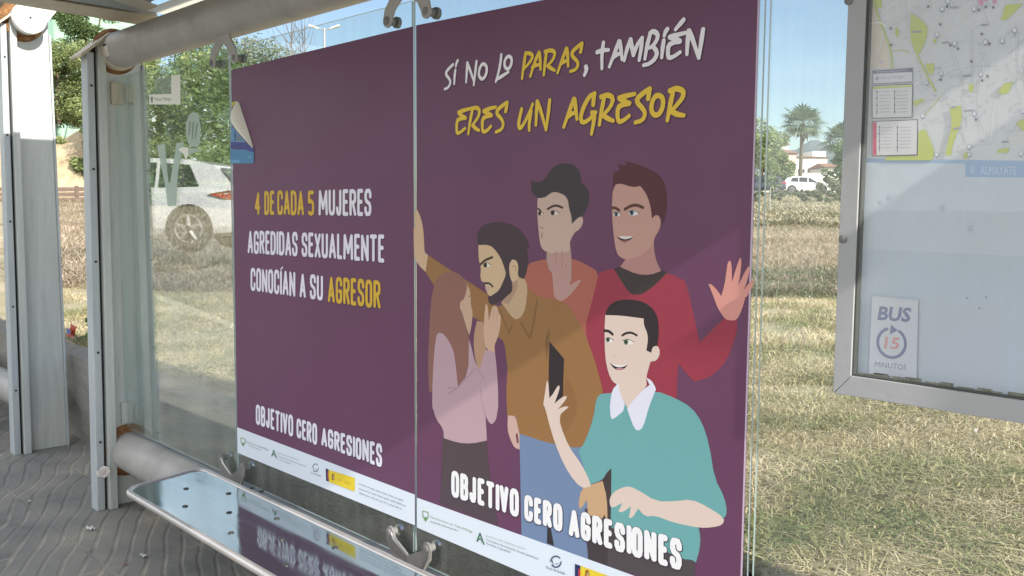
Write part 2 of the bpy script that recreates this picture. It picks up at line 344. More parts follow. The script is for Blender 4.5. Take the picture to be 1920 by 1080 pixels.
# V-shaped clamps that grip the panes at head and foot
def clamp(s, z0, z1, name, mt, foot):
    c = Vector((s, -.030, z0)); o = None; mb = MB()
    up_ = 1 if z1 > z0 else -1
    for sg in (-1, 1):
        tip = Vector((s+sg*.098, -.030, z1)); yy = -.030-.0012*(sg+1)
        r = .021; P2_ = lambda x, z: Vector((s+sg*x, yy, z0+up_*z)); H_ = abs(z1-z0)
        out = [P2_(-.004, -.03), P2_(.045, -.02), P2_(.064, H_*.26), P2_(.114, H_*.74)] if foot else [P2_(-.004, -.03), P2_(.040, -.02), P2_(.074, H_*.28), P2_(.110, H_*.66)]
        for k in range(9):
            a = R(-25+205*k/8); out.append(P2_(.098+r*math.cos(a), H_+r*math.sin(a)))
        out += [P2_(.072, H_*.90), P2_(.034, H_*.76), P2_(.002, H_*.64), P2_(-.004, H_*.63)] if foot else [P2_(.060, H_*.72), P2_(.030, H_*.50), P2_(.004, H_*.36), P2_(-.004, H_*.34)]
        mb.prism(out, (0, .009, 0))
    o = mb.build(name, mt, shelter, bevel=.0025)
    for sg in (-1, 1):
        mb = MB(); t = Vector((s+sg*.098, 0, z1)); mb.tube([t+Vector((0, -.036, 0)), t+Vector((0, -.035, 0)), t+Vector((0, -.033, 0)), t+Vector((0, -.004, 0))], [.006, .011, .013, .013], 14)
        mb.build('bolt', satin, o, smooth=True)
        mb = MB(); mb.tube([t+Vector((0, .004, 0)), t+Vector((0, .016, 0)), t+Vector((0, .019, 0))], [.018, .018, .012], 14); mb.build('washer', chrome if foot else satin, o, smooth=True)
        if foot:      # edge glint built as a bright rib: one arm's inner edge, the other's outer
            ed = [(.000, .63), (.034, .75), (.071, .90), (.084, 1.02)] if sg < 0 else [(.062, .28), (.090, .52), (.113, .80), (.116, 1.0)]
            mb = MB(); mb.tube([(s+sg*x, -.0325, z0+H_*v) for x, v in ed], [.0012, .0026, .0032, .0036], 8); mb.build('clamp_glint', chrome, o, smooth=True)
    return o
for s in (-1.202, 0., 1.217):
    clamp(s, 2.215, 2.112, 'head_clamp', tubem, False)
    clamp(s, .335, .470, 'foot_clamp', satin, True)
# roof: beam, soffit, fascia
soff = noisy('soffit', [(.3, (.42, .41, .35)), (.7, (.52, .50, .43))], 4, 6, .7)
soff2 = noisy('soffit_grey', [(.3, (.27, .31, .31)), (.7, (.34, .38, .38))], 4, 6, .6)
mb = MB(); mb.box((-2.30, -1.62, 2.475), (2.86, .04, 2.82)); roof = mb.build('roof', soff, shelter, bevel=.02)
mb = MB(); mb.hexa([(-2.345, -1.6, 2.46), (-2.16, -1.6, 2.46), (-2.10, .10, 2.425), (-2.345, .10, 2.425)], [(-2.345, -1.6, 2.80), (-2.3, -1.6, 2.80), (-2.3, .10, 2.62), (-2.345, .10, 2.62)]); mb.build('roof_beam', beige, roof, bevel=.006)
mb = MB(); mb.hexa([(-2.155, -1.6, 2.466), (-1.80, -1.6, 2.466), (-1.95, .0, 2.452), (-2.095, .0, 2.437)], [(-2.155, -1.6, 2.474), (-1.80, -1.6, 2.474), (-1.95, .0, 2.474), (-2.095, .0, 2.474)]); mb.build('soffit_panel', soff2, roof)
mb = MB(); mb.prism([(-2.06, .02, 2.44), (-1.80, -.5, 2.455), (-1.70, -.5, 2.455), (-1.93, .02, 2.44)], (0, 0, .008)); mb.build('stiffener', soff, roof)
tl = bpy.data.materials.new('translucent_strip'); tl.use_nodes = True
b = bs(tl); b.inputs['Base Color'].default_value = (.8, .78, .72, 1); trn = N(tl, 'ShaderNodeBsdfTranslucent'); trn.inputs[0].default_value = (.95, .93, .85, 1); mxs = N(tl, 'ShaderNodeMixShader'); mxs.inputs[0].default_value = .8
Lk(tl, b.outputs[0], mxs.inputs[1]); Lk(tl, trn.outputs[0], mxs.inputs[2]); Lk(tl, mxs.outputs[0], tl.node_tree.nodes['Material Output'].inputs[0])
mb = MB(); mb.box((-2.14, .043, 2.455), (-1.68, .20, 2.459)); mb.build('bright_gap_strip', tl, roof)  # translucent strip added so the gap behind the roof glows in the sun

# neighbouring shelter, further up the street
nb = thing('bus_shelter', (-3.8, 0, 0), 'neighbouring grey bus shelter whose tube ends in a white disc, sunlit at the top', 'bus shelter')
P3 = post(nb, -3.8, 2.69)
ce = on_s(57, 33, -3.66); cy, cz = ce.y, ce.z
mb = MB(); mb.tube([(-7.5, cy, cz), (-3.69, cy, cz)], .088, 32); t2 = mb.build('top_tube', tubem, nb, smooth=True)
white = noisy('white_paint', [(.3, (.66, .66, .64)), (.7, (.74, .735, .71))], 6, 5, .4)
mb = MB(); mb.tube([(-3.70, cy, cz), (-3.665, cy, cz), (-3.66, cy, cz)], [.094, .094, .090], 36); ec = mb.build('end_cap', white, t2, smooth=True)
mb = MB(); mb.tube([(-3.6605, cy, cz), (-3.656, cy, cz)], .007, 8); mb.build('screw', dark, ec)
mb = MB(); mb.tube([(-3.798, cy-.01, cz), (-3.77, cy-.01, cz)], [.125, .108], 32); mb.build('rusty_collar', rust, t2, smooth=True)
mb = MB(); mb.prism([on_s(x, y, -3.72) for x, y in ((40, 24), (58, 1), (90, -22), (150, -20), (113, 13), (86, 46), (70, 40))], (-.02, 0, 0)); mb.build('roof_beam', white, nb, bevel=.003)
mb = MB(); mb.box((-7.4, -1.5, 2.80), (-3.9, .05, 3.0)); mb.build('roof', soff, nb, bevel=.02)
mb = MB(); mb.tube([(-7.5, 0, .3), (-3.85, 0, .3)], .098, 24); mb.build('lower_tube', tubem, nb, smooth=True)
post(nb, -7.3, 2.69, -1, .0)

# ------------------------------------------------------------------ bench
mirror = bpy.data.materials.new('polished_steel'); mirror.use_nodes = True
b = bs(mirror); b.inputs['Base Color'].default_value = (.37, .435, .455, 1); b.inputs['Metallic'].default_value = 1; b.inputs['Roughness'].default_value = .05
n = N(mirror, 'ShaderNodeTexNoise'); n.inputs['Scale'].default_value = 3.0; n.inputs['Detail'].default_value = 2
bp = N(mirror, 'ShaderNodeBump'); bp.inputs['Strength'].default_value = .06; bp.inputs['Distance'].default_value = .02; Lk(mirror, n.outputs['Fac'], bp.inputs['Height']); Lk(mirror, bp.outputs[0], b.inputs['Normal'])
n2 = N(mirror, 'ShaderNodeTexNoise'); n2.inputs['Scale'].default_value = 9; n2.inputs['Detail'].default_value = 6; r2 = N(mirror, 'ShaderNodeMapRange'); r2.inputs[1].default_value = .35; r2.inputs[2].default_value = .75; r2.inputs[3].default_value = .035; r2.inputs[4].default_value = .15
Lk(mirror, n2.outputs['Fac'], r2.inputs[0]); Lk(mirror, r2.outputs[0], b.inputs['Roughness'])
bench = thing('bench', (0, -.29, 0), 'long polished steel bench with a rolled rim and small bolt holes below the left poster', 'bench')
BZ = .45
def round_rect(x0, y0, x1, y1, r, n=8):
    out = []
    for cx, cy, a0 in ((x1-r, y1-r, 0), (x0+r, y1-r, 90), (x0+r, y0+r, 180), (x1-r, y0+r, 270)):
        for k in range(n+1):
            a = R(a0+90*k/n); out.append((cx+r*math.cos(a), cy+r*math.sin(a)))
    return out
ol = round_rect(-1.20, -.465, 1.15, -.126, .06)
def skew(p): return (p[0]+(p[1]+.475)*-.22*(1 if p[0] < 0 else 0), p[1])
ol = [skew(p) for p in ol]
mb = MB(); mb.prism([(x, y, BZ) for x, y in ol], (0, 0, -.012)); mb.build('seat', mirror, bench)
mb = MB(); mb.tube([(x, y, BZ-.006) for x, y in ol], .013, 12, closed=True); mb.build('rim', noisy('worn_rim', [(.3, (.55, .53, .52)), (.7, (.66, .63, .62))], 9, 5, .33, metal=.75), bench, smooth=True)
for x in (.25, .9):
    mb = MB(); mb.hexa([(x-.02, -.14, .25), (x+.02, -.14, .25), (x+.02, -.08, .25), (x-.02, -.08, .25)], [(x-.02, -.36, .437), (x+.02, -.36, .437), (x+.02, -.12, .437), (x-.02, -.12, .437)]); mb.build('support_arm', steel, bench)
for zx, zy in ((433, 397), (428, 493), (665, 423), (668, 527), (678, 638), (795, 392), (845, 411), (928, 560), (955, 672), (1245, 718), (980, 812)):
    p = on_z(200+zx/2.909, 780+zy/2.909, BZ); mb = MB(); mb.tube([(p.x, p.y, BZ-.002), (p.x, p.y, BZ+.0025), (p.x, p.y, BZ+.004)], [.010, .010, .006], 12); mb.build('bolt', mat('dull_bolt', (.09, .09, .09), .45, .6), bench, smooth=True)
# ------------------------------------------------------------------ flat print helpers
class Print:
    """flat artwork in the plane y = y0; each shape lies a hair in front of the one below"""
    def __init__(s, y0, step=.000006): s.y0 = y0; s.y = y0; s.step = step; s.parts = {}
    def p(s, x, y): q = on_y(x, y, s.y0); return (q.x, q.z)
    def _mb(s, part, c):
        d = s.parts.setdefault(part, {'mb': MB(), 'mats': [], 'idx': {}})
        k = tuple(c)
        if k not in d['idx']: d['idx'][k] = len(d['mats']); d['mats'].append(ink(c))
        return d['mb'], d['idx'][k]
    def poly3(s, part, c, pts):
        """pts already in the plane (s, z)"""
        s.y -= s.step; mb, m = s._mb(part, c)
        vs = [Vector((x, z, 0)) for x, z in pts]; tri = tessellate_polygon([vs])
        out = []
        for t in tri:
            a, b_, c_ = (pts[k] for k in t)
            if (b_[0]-a[0])*(c_[1]-a[1])-(b_[1]-a[1])*(c_[0]-a[0]) < 0: t = (t[0], t[2], t[1])
            out.append(tuple(t))
        mb.mesh([(x, s.y, z) for x, z in pts], out, m)
    def shape(s, part, c, pts, it=2, sharp=62):
        pts = smooth(pts, it, sharp); s.poly3(part, c, [s.p(*q) for q in pts])
    def ell(s, part, c, x, y, rx, ry, n=18, a=0):
        s.poly3(part, c, [s.p(x+rx*math.cos(t)*math.cos(a)-ry*math.sin(t)*math.sin(a), y+rx*math.cos(t)*math.sin(a)+ry*math.sin(t)*math.cos(a)) for t in (2*math.pi*k/n for k in range(n))])
    def strip(s, part, c, pts, wd, closed=False, cap=True):
        """brush stroke through plane points; wd is one width or one per point; sharp turns start a new stroke"""
        if not closed:
            for i in range(1, len(pts)-1):
                d1, d2 = Vector(pts[i])-Vector(pts[i-1]), Vector(pts[i+1])-Vector(pts[i])
                if d1.length > 1e-9 and d2.length > 1e-9 and d1.angle(d2) > R(62):
                    ls = isinstance(wd, (list, tuple))
                    s.strip(part, c, pts[:i+1], wd[:i+1] if ls else wd, False, cap); s.strip(part, c, pts[i:], wd[i:] if ls else wd, False, cap); return
        s.y -= s.step*.35; mb, m = s._mb(part, c); n = len(pts); P = [Vector(q) for q in pts]
        W = wd if isinstance(wd, (list, tuple)) else [wd]*n
        Lf, Rt = [], []
        for i in range(n):
            a = P[i-1] if (i or closed) else None; b_ = P[(i+1) % n] if (i < n-1 or closed) else None
            d1 = (P[i]-a).normalized() if a is not None else None; d2 = (b_-P[i]).normalized() if b_ is not None else None
            d1 = d1 or d2; d2 = d2 or d1
            n1 = Vector((-d1.y, d1.x)); n2 = Vector((-d2.y, d2.x)); nn = n1+n2
            if nn.length < .35: nn = n1
            nn.normalize(); k = min(1.6, 1/max(.45, nn.dot(n1)))
            Lf.append(P[i]+nn*W[i]/2*k); Rt.append(P[i]-nn*W[i]/2*k)
        Y = s.y; vs = [(q.x, Y, q.y) for q in Lf]+[(q.x, Y, q.y) for q in Rt]
        fs = [(n+i, n+(i+1) % n, (i+1) % n, i) for i in range(n if closed else n-1)]
        mb.mesh(vs, fs, m)
        if cap and not closed:
            for e, o_ in ((0, 1), (n-1, n-2)):
                d = (P[e]-P[o_]).normalized(); nn = Vector((-d.y, d.x)); r = W[e]/2
                mb.mesh([(q.x, Y-.000001, q.y) for q in [P[e]+nn*r*math.cos(t)+d*r*math.sin(t)*.8 for t in (math.pi*k/6 for k in range(7))]], [tuple(range(6, -1, -1))], m)
    def line(s, part, c, pts, wpx, it=1):
        pts = smooth_open(pts, it)
        q = [s.p(*p) for p in pts]; q2 = [s.p(p[0], p[1]+wpx) for p in pts]
        s.strip(part, c, q, [abs(a[1]-b[1]) for a, b in zip(q, q2)])
    def word(s, part, c, text, quad, wd, slant=0., taper=False, jit=.0, gap=.16, outline=None):
        TL, TR, BR, BL = [Vector(s.p(*q)) for q in quad]
        adv = [LW.get(ch, 1.) for ch in text]; tot = sum(adv)+gap*(len(text)-1); x = 0
        H = ((TL-BL).length+(TR-BR).length)/2; Wd = ((TR-TL).length+(BR-BL).length)/2
        hx, hy = wd/2/Wd, wd/2/H
        rr = random.Random(text)
        todo = []
        for ch, a in zip(text, adv):
            u0, u1 = x/tot, (x+a)/tot; x += a+gap; dv = rr.uniform(-jit, jit); ds = rr.uniform(-jit, jit)*.6
            for st in LET[ch]:
                cl = st[0] == 'c'; pp = st[1:] if cl else st
                q = []
                for (lx, ly) in pp:
                    w_ = max(0., (u1-u0)-2*hx)
                    v = hy+ly*(1-2*hy)+dv; u = u0+hx+lx*w_ + slant*(v-.5)+ds*.1
                    bot = BL+(BR-BL)*u; top = TL+(TR-TL)*u; q.append(tuple(bot+(top-bot)*v))
                W = wd
                if taper:
                    n = len(q); W = [wd*(1.12-.5*abs(i/(max(1, n-1))-.25)) for i in range(n)]
                todo.append((q, W, cl))
        if outline:
            for q, W, cl in todo: s.strip(part, outline, [(a_+.001, b_-.001) for a_, b_ in q], (wd+.0035), cl)
        for q, W, cl in todo: s.strip(part, c, q, W, cl)
    def text(s, part, c, string, quad, bold=0., shear=0.):
        cu = bpy.data.curves.new('t', 'FONT'); cu.body = string; cu.offset = bold; cu.shear = shear; cu.resolution_u = 2
        o = bpy.data.objects.new('t', cu); COL.objects.link(o); dg = bpy.context.evaluated_depsgraph_get()
        me = bpy.data.meshes.new_from_object(o.evaluated_get(dg)); bpy.data.objects.remove(o)
        if not me.vertices: return
        xs = [v.co.x for v in me.vertices]; ys = [v.co.y for v in me.vertices]; x0, x1, y0, y1 = min(xs), max(xs), min(ys), max(ys)
        TL, TR, BR, BL = [Vector(s.p(*q)) for q in quad]; s.y -= s.step; mb, m = s._mb(part, c); vs = []
        for v in me.vertices:
            u, k = (v.co.x-x0)/(x1-x0), (v.co.y-y0)/(y1-y0); b_ = BL+(BR-BL)*u; t_ = TL+(TR-TL)*u; q = b_+(t_-b_)*k; vs.append((q.x, s.y, q.y))
        mb.mesh(vs, [tuple(p.vertices) for p in me.polygons], m); bpy.data.meshes.remove(me)
    def bars(s, part, c, quad, seed, hgt=.45):
        """a line of print too small to read: uneven word-length marks"""
        TL, TR, BR, BL = [Vector(s.p(*q)) for q in quad]; rr = random.Random(seed); u = 0
        while u < .98:
            l = rr.uniform(.04, .13); e = min(1, u+l)
            f = lambda a, k: tuple((BL+(BR-BL)*a)*(1-k)+(TL+(TR-TL)*a)*k)
            s.poly3(part, c, [f(u, .2), f(e, .2), f(e, .2+hgt+rr.uniform(-.1, .1)), f(u, .2+hgt)]); u = e+.02
    def done(s, parent): 
        for nm, d in s.parts.items(): d['mb'].build(nm, d['mats'], parent, fixn=False)
def smooth(pts, it=2, sharp=62):
    """round a closed outline, keeping corners sharper than the limit"""
    pts = [Vector(p) for p in pts]
    for k in range(it):
        out = []; n = len(pts)
        for i in range(n):
            a, b_, c = pts[i-1], pts[i], pts[(i+1) % n]; d1, d2 = b_-a, c-b_
            if d1.length < 1e-6 or d2.length < 1e-6: continue
            if math.degrees(d1.angle(d2)) > sharp: out.append(b_)
            else: out += [b_+(a-b_)*.25, b_+(c-b_)*.25]
        pts = out
    return [tuple(p) for p in pts]
def smooth_open(pts, it=1):
    pts = [Vector(p) for p in pts]
    for k in range(it):
        if len(pts) < 3: break
        out = [pts[0]]
        for i in range(1, len(pts)-1): out += [pts[i]+(pts[i-1]-pts[i])*.25, pts[i]+(pts[i+1]-pts[i])*.25]
        pts = out+[pts[-1]]
    return [tuple(p) for p in pts]
def Zm(ox, oy, k): return lambda *pts: [(ox+x/k, oy+y/k) for x, y in pts]

# hand-cut capitals as centre lines in a unit box ('c' = closed)
_O = ['c', (0, .78), (0, .22), (.09, .06), (.3, 0), (.7, 0), (.91, .06), (1, .22), (1, .78), (.91, .94), (.7, 1), (.3, 1), (.09, .94)]
LET = {
 'O': [_O], '0': [_O],
 'B': [[(0, 0), (0, 1)], [(0, 1), (.6, 1), (.9, .93), (.95, .78), (.9, .6), (.6, .53), (0, .53)], [(.6, .53), (.92, .46), (1, .28), (.92, .06), (.6, 0), (0, 0)]],
 'J': [[(.9, 1), (.9, .2), (.75, .03), (.35, 0), (.08, .08), (0, .26)]],
 'E': [[(1, 1), (0, 1), (0, 0), (1, 0)], [(0, .53), (.85, .53)]],
 'T': [[(0, 1), (1, 1)], [(.5, 1), (.5, 0)]],
 'I': [[(.5, 0), (.5, 1)]],
 'V': [[(0, 1), (.5, 0), (1, 1)]],
 'C': [[(1, .72), (1, .84), (.88, .96), (.7, 1), (.3, 1), (.1, .95), (0, .8), (0, .2), (.1, .05), (.3, 0), (.7, 0), (.9, .05), (1, .18), (1, .30)]],
 'R': [[(0, 0), (0, 1)], [(0, 1), (.6, 1), (.92, .93), (1, .76), (.92, .58), (.6, .5), (0, .5)], [(.5, .5), (1, 0)]],
 'A': [[(0, 0), (.5, 1), (1, 0)], [(.2, .28), (.8, .28)]],
 'G': [[(1, .74), (1, .84), (.88, .96), (.7, 1), (.3, 1), (.1, .95), (0, .8), (0, .2), (.1, .05), (.3, 0), (.7, 0), (.9, .05), (1, .2), (1, .46), (.55, .46)]],
 'S': [[(1, .74), (.98, .88), (.8, .99), (.5, 1), (.2, .98), (.03, .86), (.03, .68), (.2, .56), (.8, .44), (.97, .32), (.97, .14), (.8, .02), (.5, 0), (.2, .01), (.02, .12), (0, .26)]],
 'N': [[(0, 0), (0, 1), (1, 0), (1, 1)]],
 'M': [[(0, 0), (.06, 1), (.5, .25), (.94, 1), (1, 0)]],
 'U': [[(0, 1), (0, .2), (.12, .04), (.35, 0), (.65, 0), (.88, .04), (1, .2), (1, 1)]],
 'D': [[(0, 0), (0, 1), (.55, 1), (.88, .93), (1, .78), (1, .22), (.88, .07), (.55, 0), (0, 0)]],
 'X': [[(0, 0), (1, 1)], [(0, 1), (1, 0)]],
 'L': [[(0, 1), (0, 0), (1, 0)]],
 'P': [[(0, 0), (0, 1)], [(0, 1), (.6, 1), (.95, .9), (1, .72), (.9, .55), (.6, .47), (0, .47)]],
 '4': [[(.7, 0), (.7, 1), (0, .3), (1, .3)]],
 '5': [[(.95, 1), (.1, 1), (.05, .56), (.6, .6), (.95, .5), (1, .3), (.92, .06), (.5, 0), (.05, .06)]],
 'i': [[(.5, 0), (.5, .78)]],
}
LW = {'I': .32, 'i': .3, 'M': 1.45, 'N': 1.08, 'A': 1.1, 'J': .85, 'E': .85, 'L': .8, '4': 1.05}

PURPLE = (101, 59, 90); WHITE = (226, 222, 236); YEL = (212, 172, 52); STRIP = (218, 226, 240)
YP = -.0050
def paper(name, corners, y0, th, c, parent):
    k = tuple(min(.85, v) for v in lin(c)); f = lambda g_: tuple(v*g_ for v in k)
    m = noisy('poster_stock', [(.25, f(.93)), (.5, k), (.78, tuple(v*1.05+.004 for v in k))], 2.2, 8, .40, .05, 3.5, spec=.4)
    mb = MB(); mb.prism([(x, y0, z) for x, z in corners], (0, -th, 0)); return mb.build(name, m, parent)
def ext(a, b, s):     # extend the line a-b (in the plane) to abscissa s
    t = (s-a[0])/(b[0]-a[0]); return (s, a[1]+(b[1]-a[1])*t)

# ------------------------------------------------------------------ left poster
A = Print(YP-.0012); p = A.p
post1 = thing('campaign_poster', (-.6, -.01, 1.3), 'purple poster reading 4 de cada 5 mujeres, with a peeling sticker on its edge', 'poster')
c1 = [p(433.5, 131), p(774, 49.5), p(778, 985), p(445.5, 849)]
paper('sheet', c1, YP, .0011, PURPLE, post1)
A.poly3('logo_strip', STRIP, [p(444.7, 801), p(777.7, 927.5), p(778, 985), p(445.5, 849)])
z = Zm(420, 320, 3.6)
for t, q, c in (('4', ((208, 143), (245, 143), (245, 300), (208, 300)), YEL), ('DE', ((272, 138), (340, 136), (340, 300), (272, 300)), YEL), ('CADA', ((360, 134), (540, 133), (540, 303), (360, 300)), YEL),
                ('5', ((565, 134), (609, 133), (609, 306), (565, 303)), YEL), ('MUJERES', ((638, 128), (996, 121), (996, 308), (638, 304)), WHITE),
                ('AGREDIDAS', ((160, 402), (498, 412), (498, 579), (160, 558)), WHITE), ('SEXUALMENTE', ((524, 416), (1084, 432), (1084, 624), (524, 579)), WHITE),
                ('CONOCIAN', ((180, 654), (482, 680), (482, 854), (180, 808)), WHITE), ('A', ((511, 692), (553, 694), (553, 861), (511, 855)), WHITE), ('SU', ((580, 697), (669, 705), (669, 877), (580, 866)), WHITE),
                ('AGRESOR', ((702, 711), (1058, 742), (1058, 934), (702, 888)), YEL)):
    A.word('lettering', c, t, z(*q), .0140, jit=.012, gap=.14, outline=(52, 30, 50))
A.line('lettering', WHITE, z((384, 668), (396, 652)), 3.2)
z = Zm(420, 740, 3.176)
for t, q in (('OBJETIVO', ((190, 56), (413, 122), (413, 251), (190, 175))), ('CERO', ((433, 138), (556, 174), (556, 303), (433, 252))), ('AGRESIONES', ((580, 193), (943, 294), (943, 437), (580, 301)))):
    A.word('lettering', WHITE, t, z(*q), .0135, jit=.012, gap=.14, outline=(52, 30, 50))
def logos(A, sh, shs, lines, ring, esp, cr, blk):
    GR = (96, 140, 84); NV = (70, 82, 110); GY = (128, 138, 150)
    x, y, k = sh
    A.shape('town_logo', (150, 170, 140), [(x-4.6*k, y-8*k), (x+4.6*k, y-5.5*k), (x+4.6*k, y+2*k), (x+2*k, y+7*k), (x, y+9*k), (x-2.5*k, y+5*k), (x-4.6*k, y)], 1)
    A.shape('town_logo', STRIP, [(x-3*k, y-5.5*k), (x+3*k, y-4*k), (x+2.6*k, y+1*k), (x, y+3*k), (x-2.6*k, y)], 1)
    A.shape('town_logo', GR, [(x-2.2*k, y+1.6*k), (x+3*k, y+3*k), (x, y+8*k)], 0)
    for part, c, kind, s_, q in lines:
        if kind == 't': A.text(part, c, s_, q)
        else: A.bars(part, c, q, s_)
    x, y, k = shs
    A.line('region_logo', (58, 110, 80), [(x-4.2*k, y+5*k), (x-.3*k, y-6*k), (x+5*k, y+9*k)], 2.6*k, 0); A.line('region_logo', (58, 110, 80), [(x-2.4*k, y+3*k), (x+.6*k, y+1.2*k), (x+2.2*k, y+6.2*k)], 1.4*k, 0)
    x, y, r1, r2 = ring
    for a0 in (70, 250):
        A.line('pact_logo', NV, [(x+r1*math.cos(R(a0+t)), y+r2*math.sin(R(a0+t))) for t in range(-70, 71, 20)], r1*.30, 1)
    A.line('pact_logo', NV, [(x-r1*.75, y-r2*.2), (x-r1*.5, y+r2*.75)], r1*.22, 0); A.line('pact_logo', NV, [(x-r1*.1, y+r2*.35), (x+r1*.1, y+r2*.5), (x+r1*.4, y+r2*.3)], r1*.12, 0)
    A.shape('government_logo', (38, 42, 92), esp[0], 0); A.shape('government_logo', (190, 60, 62), esp[1], 0); A.shape('government_logo', (226, 200, 52), esp[2], 0)
    x, y, k = cr
    A.ell('government_logo', (150, 92, 48), x, y, 3.0*k, 6.2*k); A.ell('government_logo', (196, 160, 110), x+.8*k, y, 1.6*k, 4*k); A.line('government_logo', (130, 60, 40), [(x-2*k, y-5.5*k), (x, y-6.6*k), (x+2*k, y-5*k)], 1.4*k)
    for s_, q in blk: A.bars('funding_note', (150, 158, 178), q, s_, .4)
z = Zm(440, 790, 7.715); z6 = Zm(600, 860, 7.715)
g = lambda a, b, hh: [(a[0], a[1]-hh), (b[0], b[1]-hh*1.15), b, a]
s1 = z((122, 295))[0]; a1 = z((570, 465))[0]; r1 = z((1172, 672))[0]
lines1 = [('town_logo', (128, 152, 124), 't', 'Ayuntamiento de Vélez-Málaga', g(*z((163, 305), (490, 432)), 3.4)), ('town_logo', (158, 172, 170), 'b', 3, g(*z((200, 352), (380, 432)), 3)),
          ('region_logo', (134, 146, 150), 't', 'Junta de Andalucía', g(*z((620, 462), (925, 575)), 3)), ('region_logo', (130, 142, 150), 't', 'Consejería de Inclusión Social, Juventud,', g(*z((625, 515), (1030, 668)), 3.2)), ('region_logo', (134, 146, 150), 't', 'Familias e Igualdad', g(*z((635, 560), (805, 626)), 3)),
          ('pact_logo', (112, 126, 150), 't', 'Pacto de Estado', g(*z((1105, 752), (1250, 806)), 3.2))]
logos(A, (*s1, 1.), (*a1, 1.0), lines1, (*r1, 5.3, 7.4), [z6((84, 138), (134, 160), (134, 334), (90, 318)), z6((112, 182), (134, 190), (134, 300), (112, 290)), z6((127, 162), (506, 276), (506, 476), (132, 338))], (*z6((192, 268))[0], .95),
      [(21, g(*z6((565, 375), (1205, 622)), 4.2)), (22, g(*z6((570, 445), (1245, 700)), 4.2)), (23, g(*z6((572, 508), (1190, 745)), 4.2))])
A.text('government_logo', (190, 160, 44), 'GOBIERNO', z6((262, 280), (322, 297), (322, 318), (262, 300)))
A.text('government_logo', (190, 160, 44), 'DE ESPAÑA', z6((262, 304), (318, 321), (318, 340), (262, 322)))
A.text('government_logo', (190, 160, 44), 'MINISTERIO', z6((358, 312), (446, 338), (446, 360), (358, 333)))
A.text('government_logo', (190, 160, 44), 'DE IGUALDAD', z6((358, 338), (440, 363), (440, 384), (358, 358)))
A.done(post1)

# ------------------------------------------------------------------ right poster
B = Print(YP-.0012); p = B.p
post2 = thing('campaign_poster', (.6, -.01, 1.3), 'purple poster with five illustrated people under the slogan si no lo paras', 'poster')
tl_, tr_ = p(780, 47.5), ext(p(780, 47.5), p(1015, .5), 1.2); st0, st1 = p(782, 933), ext(p(782, 933), p(1170, 1072.5), 1.2); bl_, br_ = p(782, 989), ext(p(782, 989), p(995, 1080), 1.2)
paper('sheet', [tl_, tr_, br_, bl_], YP, .0011, PURPLE, post2)
B.poly3('margin', (196, 176, 196), [(1.1955, tr_[1]), (1.2, tr_[1]), (1.2, st1[1]), (1.1955, st1[1])])
Z1 = Zm(770, 280, 3.857); Z2 = Zm(1080, 280, 3.857); Z3 = Zm(770, 500, 3.857); Z4 = Zm(1080, 500, 3.857); Z5 = Zm(770, 760, 3.374); Z6 = Zm(1050, 720, 3.0)
def eye(P, z, x, y, rx, ry, ix, iy, ir, irh, white, iris):
    q = z((x, y), (ix, iy)); k = z((1, 0))[0][0]-z((0, 0))[0][0]
    P.ell(PART, white, *q[0], rx*k, ry*k); P.ell(PART, iris, *q[1], ir*k, irh*k); P.ell(PART, (35, 28, 30), q[1][0], q[1][1], ir*k*.5, irh*k*.55)
    P.line(PART, (48, 34, 34), z((x-rx, y-ry*.3), (x, y-ry*1.05), (x+rx*1.15, y+ry*.1)), 5*k)
# man in orange
PART = 'man_in_orange'; ORA = (168, 98, 84); SKB = (194, 168, 154)
B.shape(PART, ORA, [(985, 495), (1025, 485), (1072, 484), (1098, 495), (1124, 511), (1135, 600), (1120, 700), (1000, 700), (965, 640), (960, 560)], 1)
B.shape(PART, (182, 104, 100), [(952, 680), (949, 740), (951, 778), (968, 781), (980, 760), (980, 680)], 1)
B.shape(PART, (200, 166, 158), Z5((615, 50), (668, 70), (690, 170), (690, 280), (655, 268), (627, 205), (612, 150)), 1)
B.shape(PART, (110, 60, 66), Z5((664, 182), (676, 175), (684, 235), (672, 240)), 1)
B.shape(PART, (170, 146, 134), Z1((985, 735), (1150, 660), (1165, 800), (1160, 960), (1010, 900), (980, 790)), 1)
B.shape(PART, SKB, Z1((918, 355), (975, 345), (1035, 300), (1132, 335), (1165, 480), (1165, 540), (1200, 493), (1235, 484), (1250, 508), (1238, 558), (1210, 588), (1188, 597), (1150, 665), (1148, 735), (1060, 760), (985, 744), (950, 720), (935, 680), (922, 560), (915, 450)))
B.shape(PART, (58, 51, 56), Z1((872, 222), (888, 235), (940, 235), (970, 215), (1010, 150), (1060, 110), (1120, 98), (1180, 110), (1215, 145), (1230, 195), (1232, 245), (1270, 270), (1292, 310), (1292, 380), (1270, 440), (1245, 485), (1215, 490), (1165, 540), (1163, 480), (1145, 430), (1135, 340), (1110, 330), (1040, 302), (1000, 325), (975, 347), (925, 355), (890, 330), (870, 290)), 2, 75)
B.line(PART, (62, 46, 42), Z1((920, 428), (942, 446)), 3.6); B.line(PART, (62, 46, 42), Z1((990, 432), (1030, 409), (1060, 406), (1098, 422)), 4.4)
eye(B, Z1, 1042, 458, 30, 15, 1027, 458, 14, 18, (214, 204, 196), (44, 30, 28)); eye(B, Z1, 940, 462, 17, 13, 933, 463, 11, 16, (214, 204, 196), (44, 30, 28))
B.line(PART, (156, 118, 108), Z1((938, 562), (956, 572)), 2.4); B.line(PART, (156, 118, 108), Z1((950, 604), (948, 640)), 3)
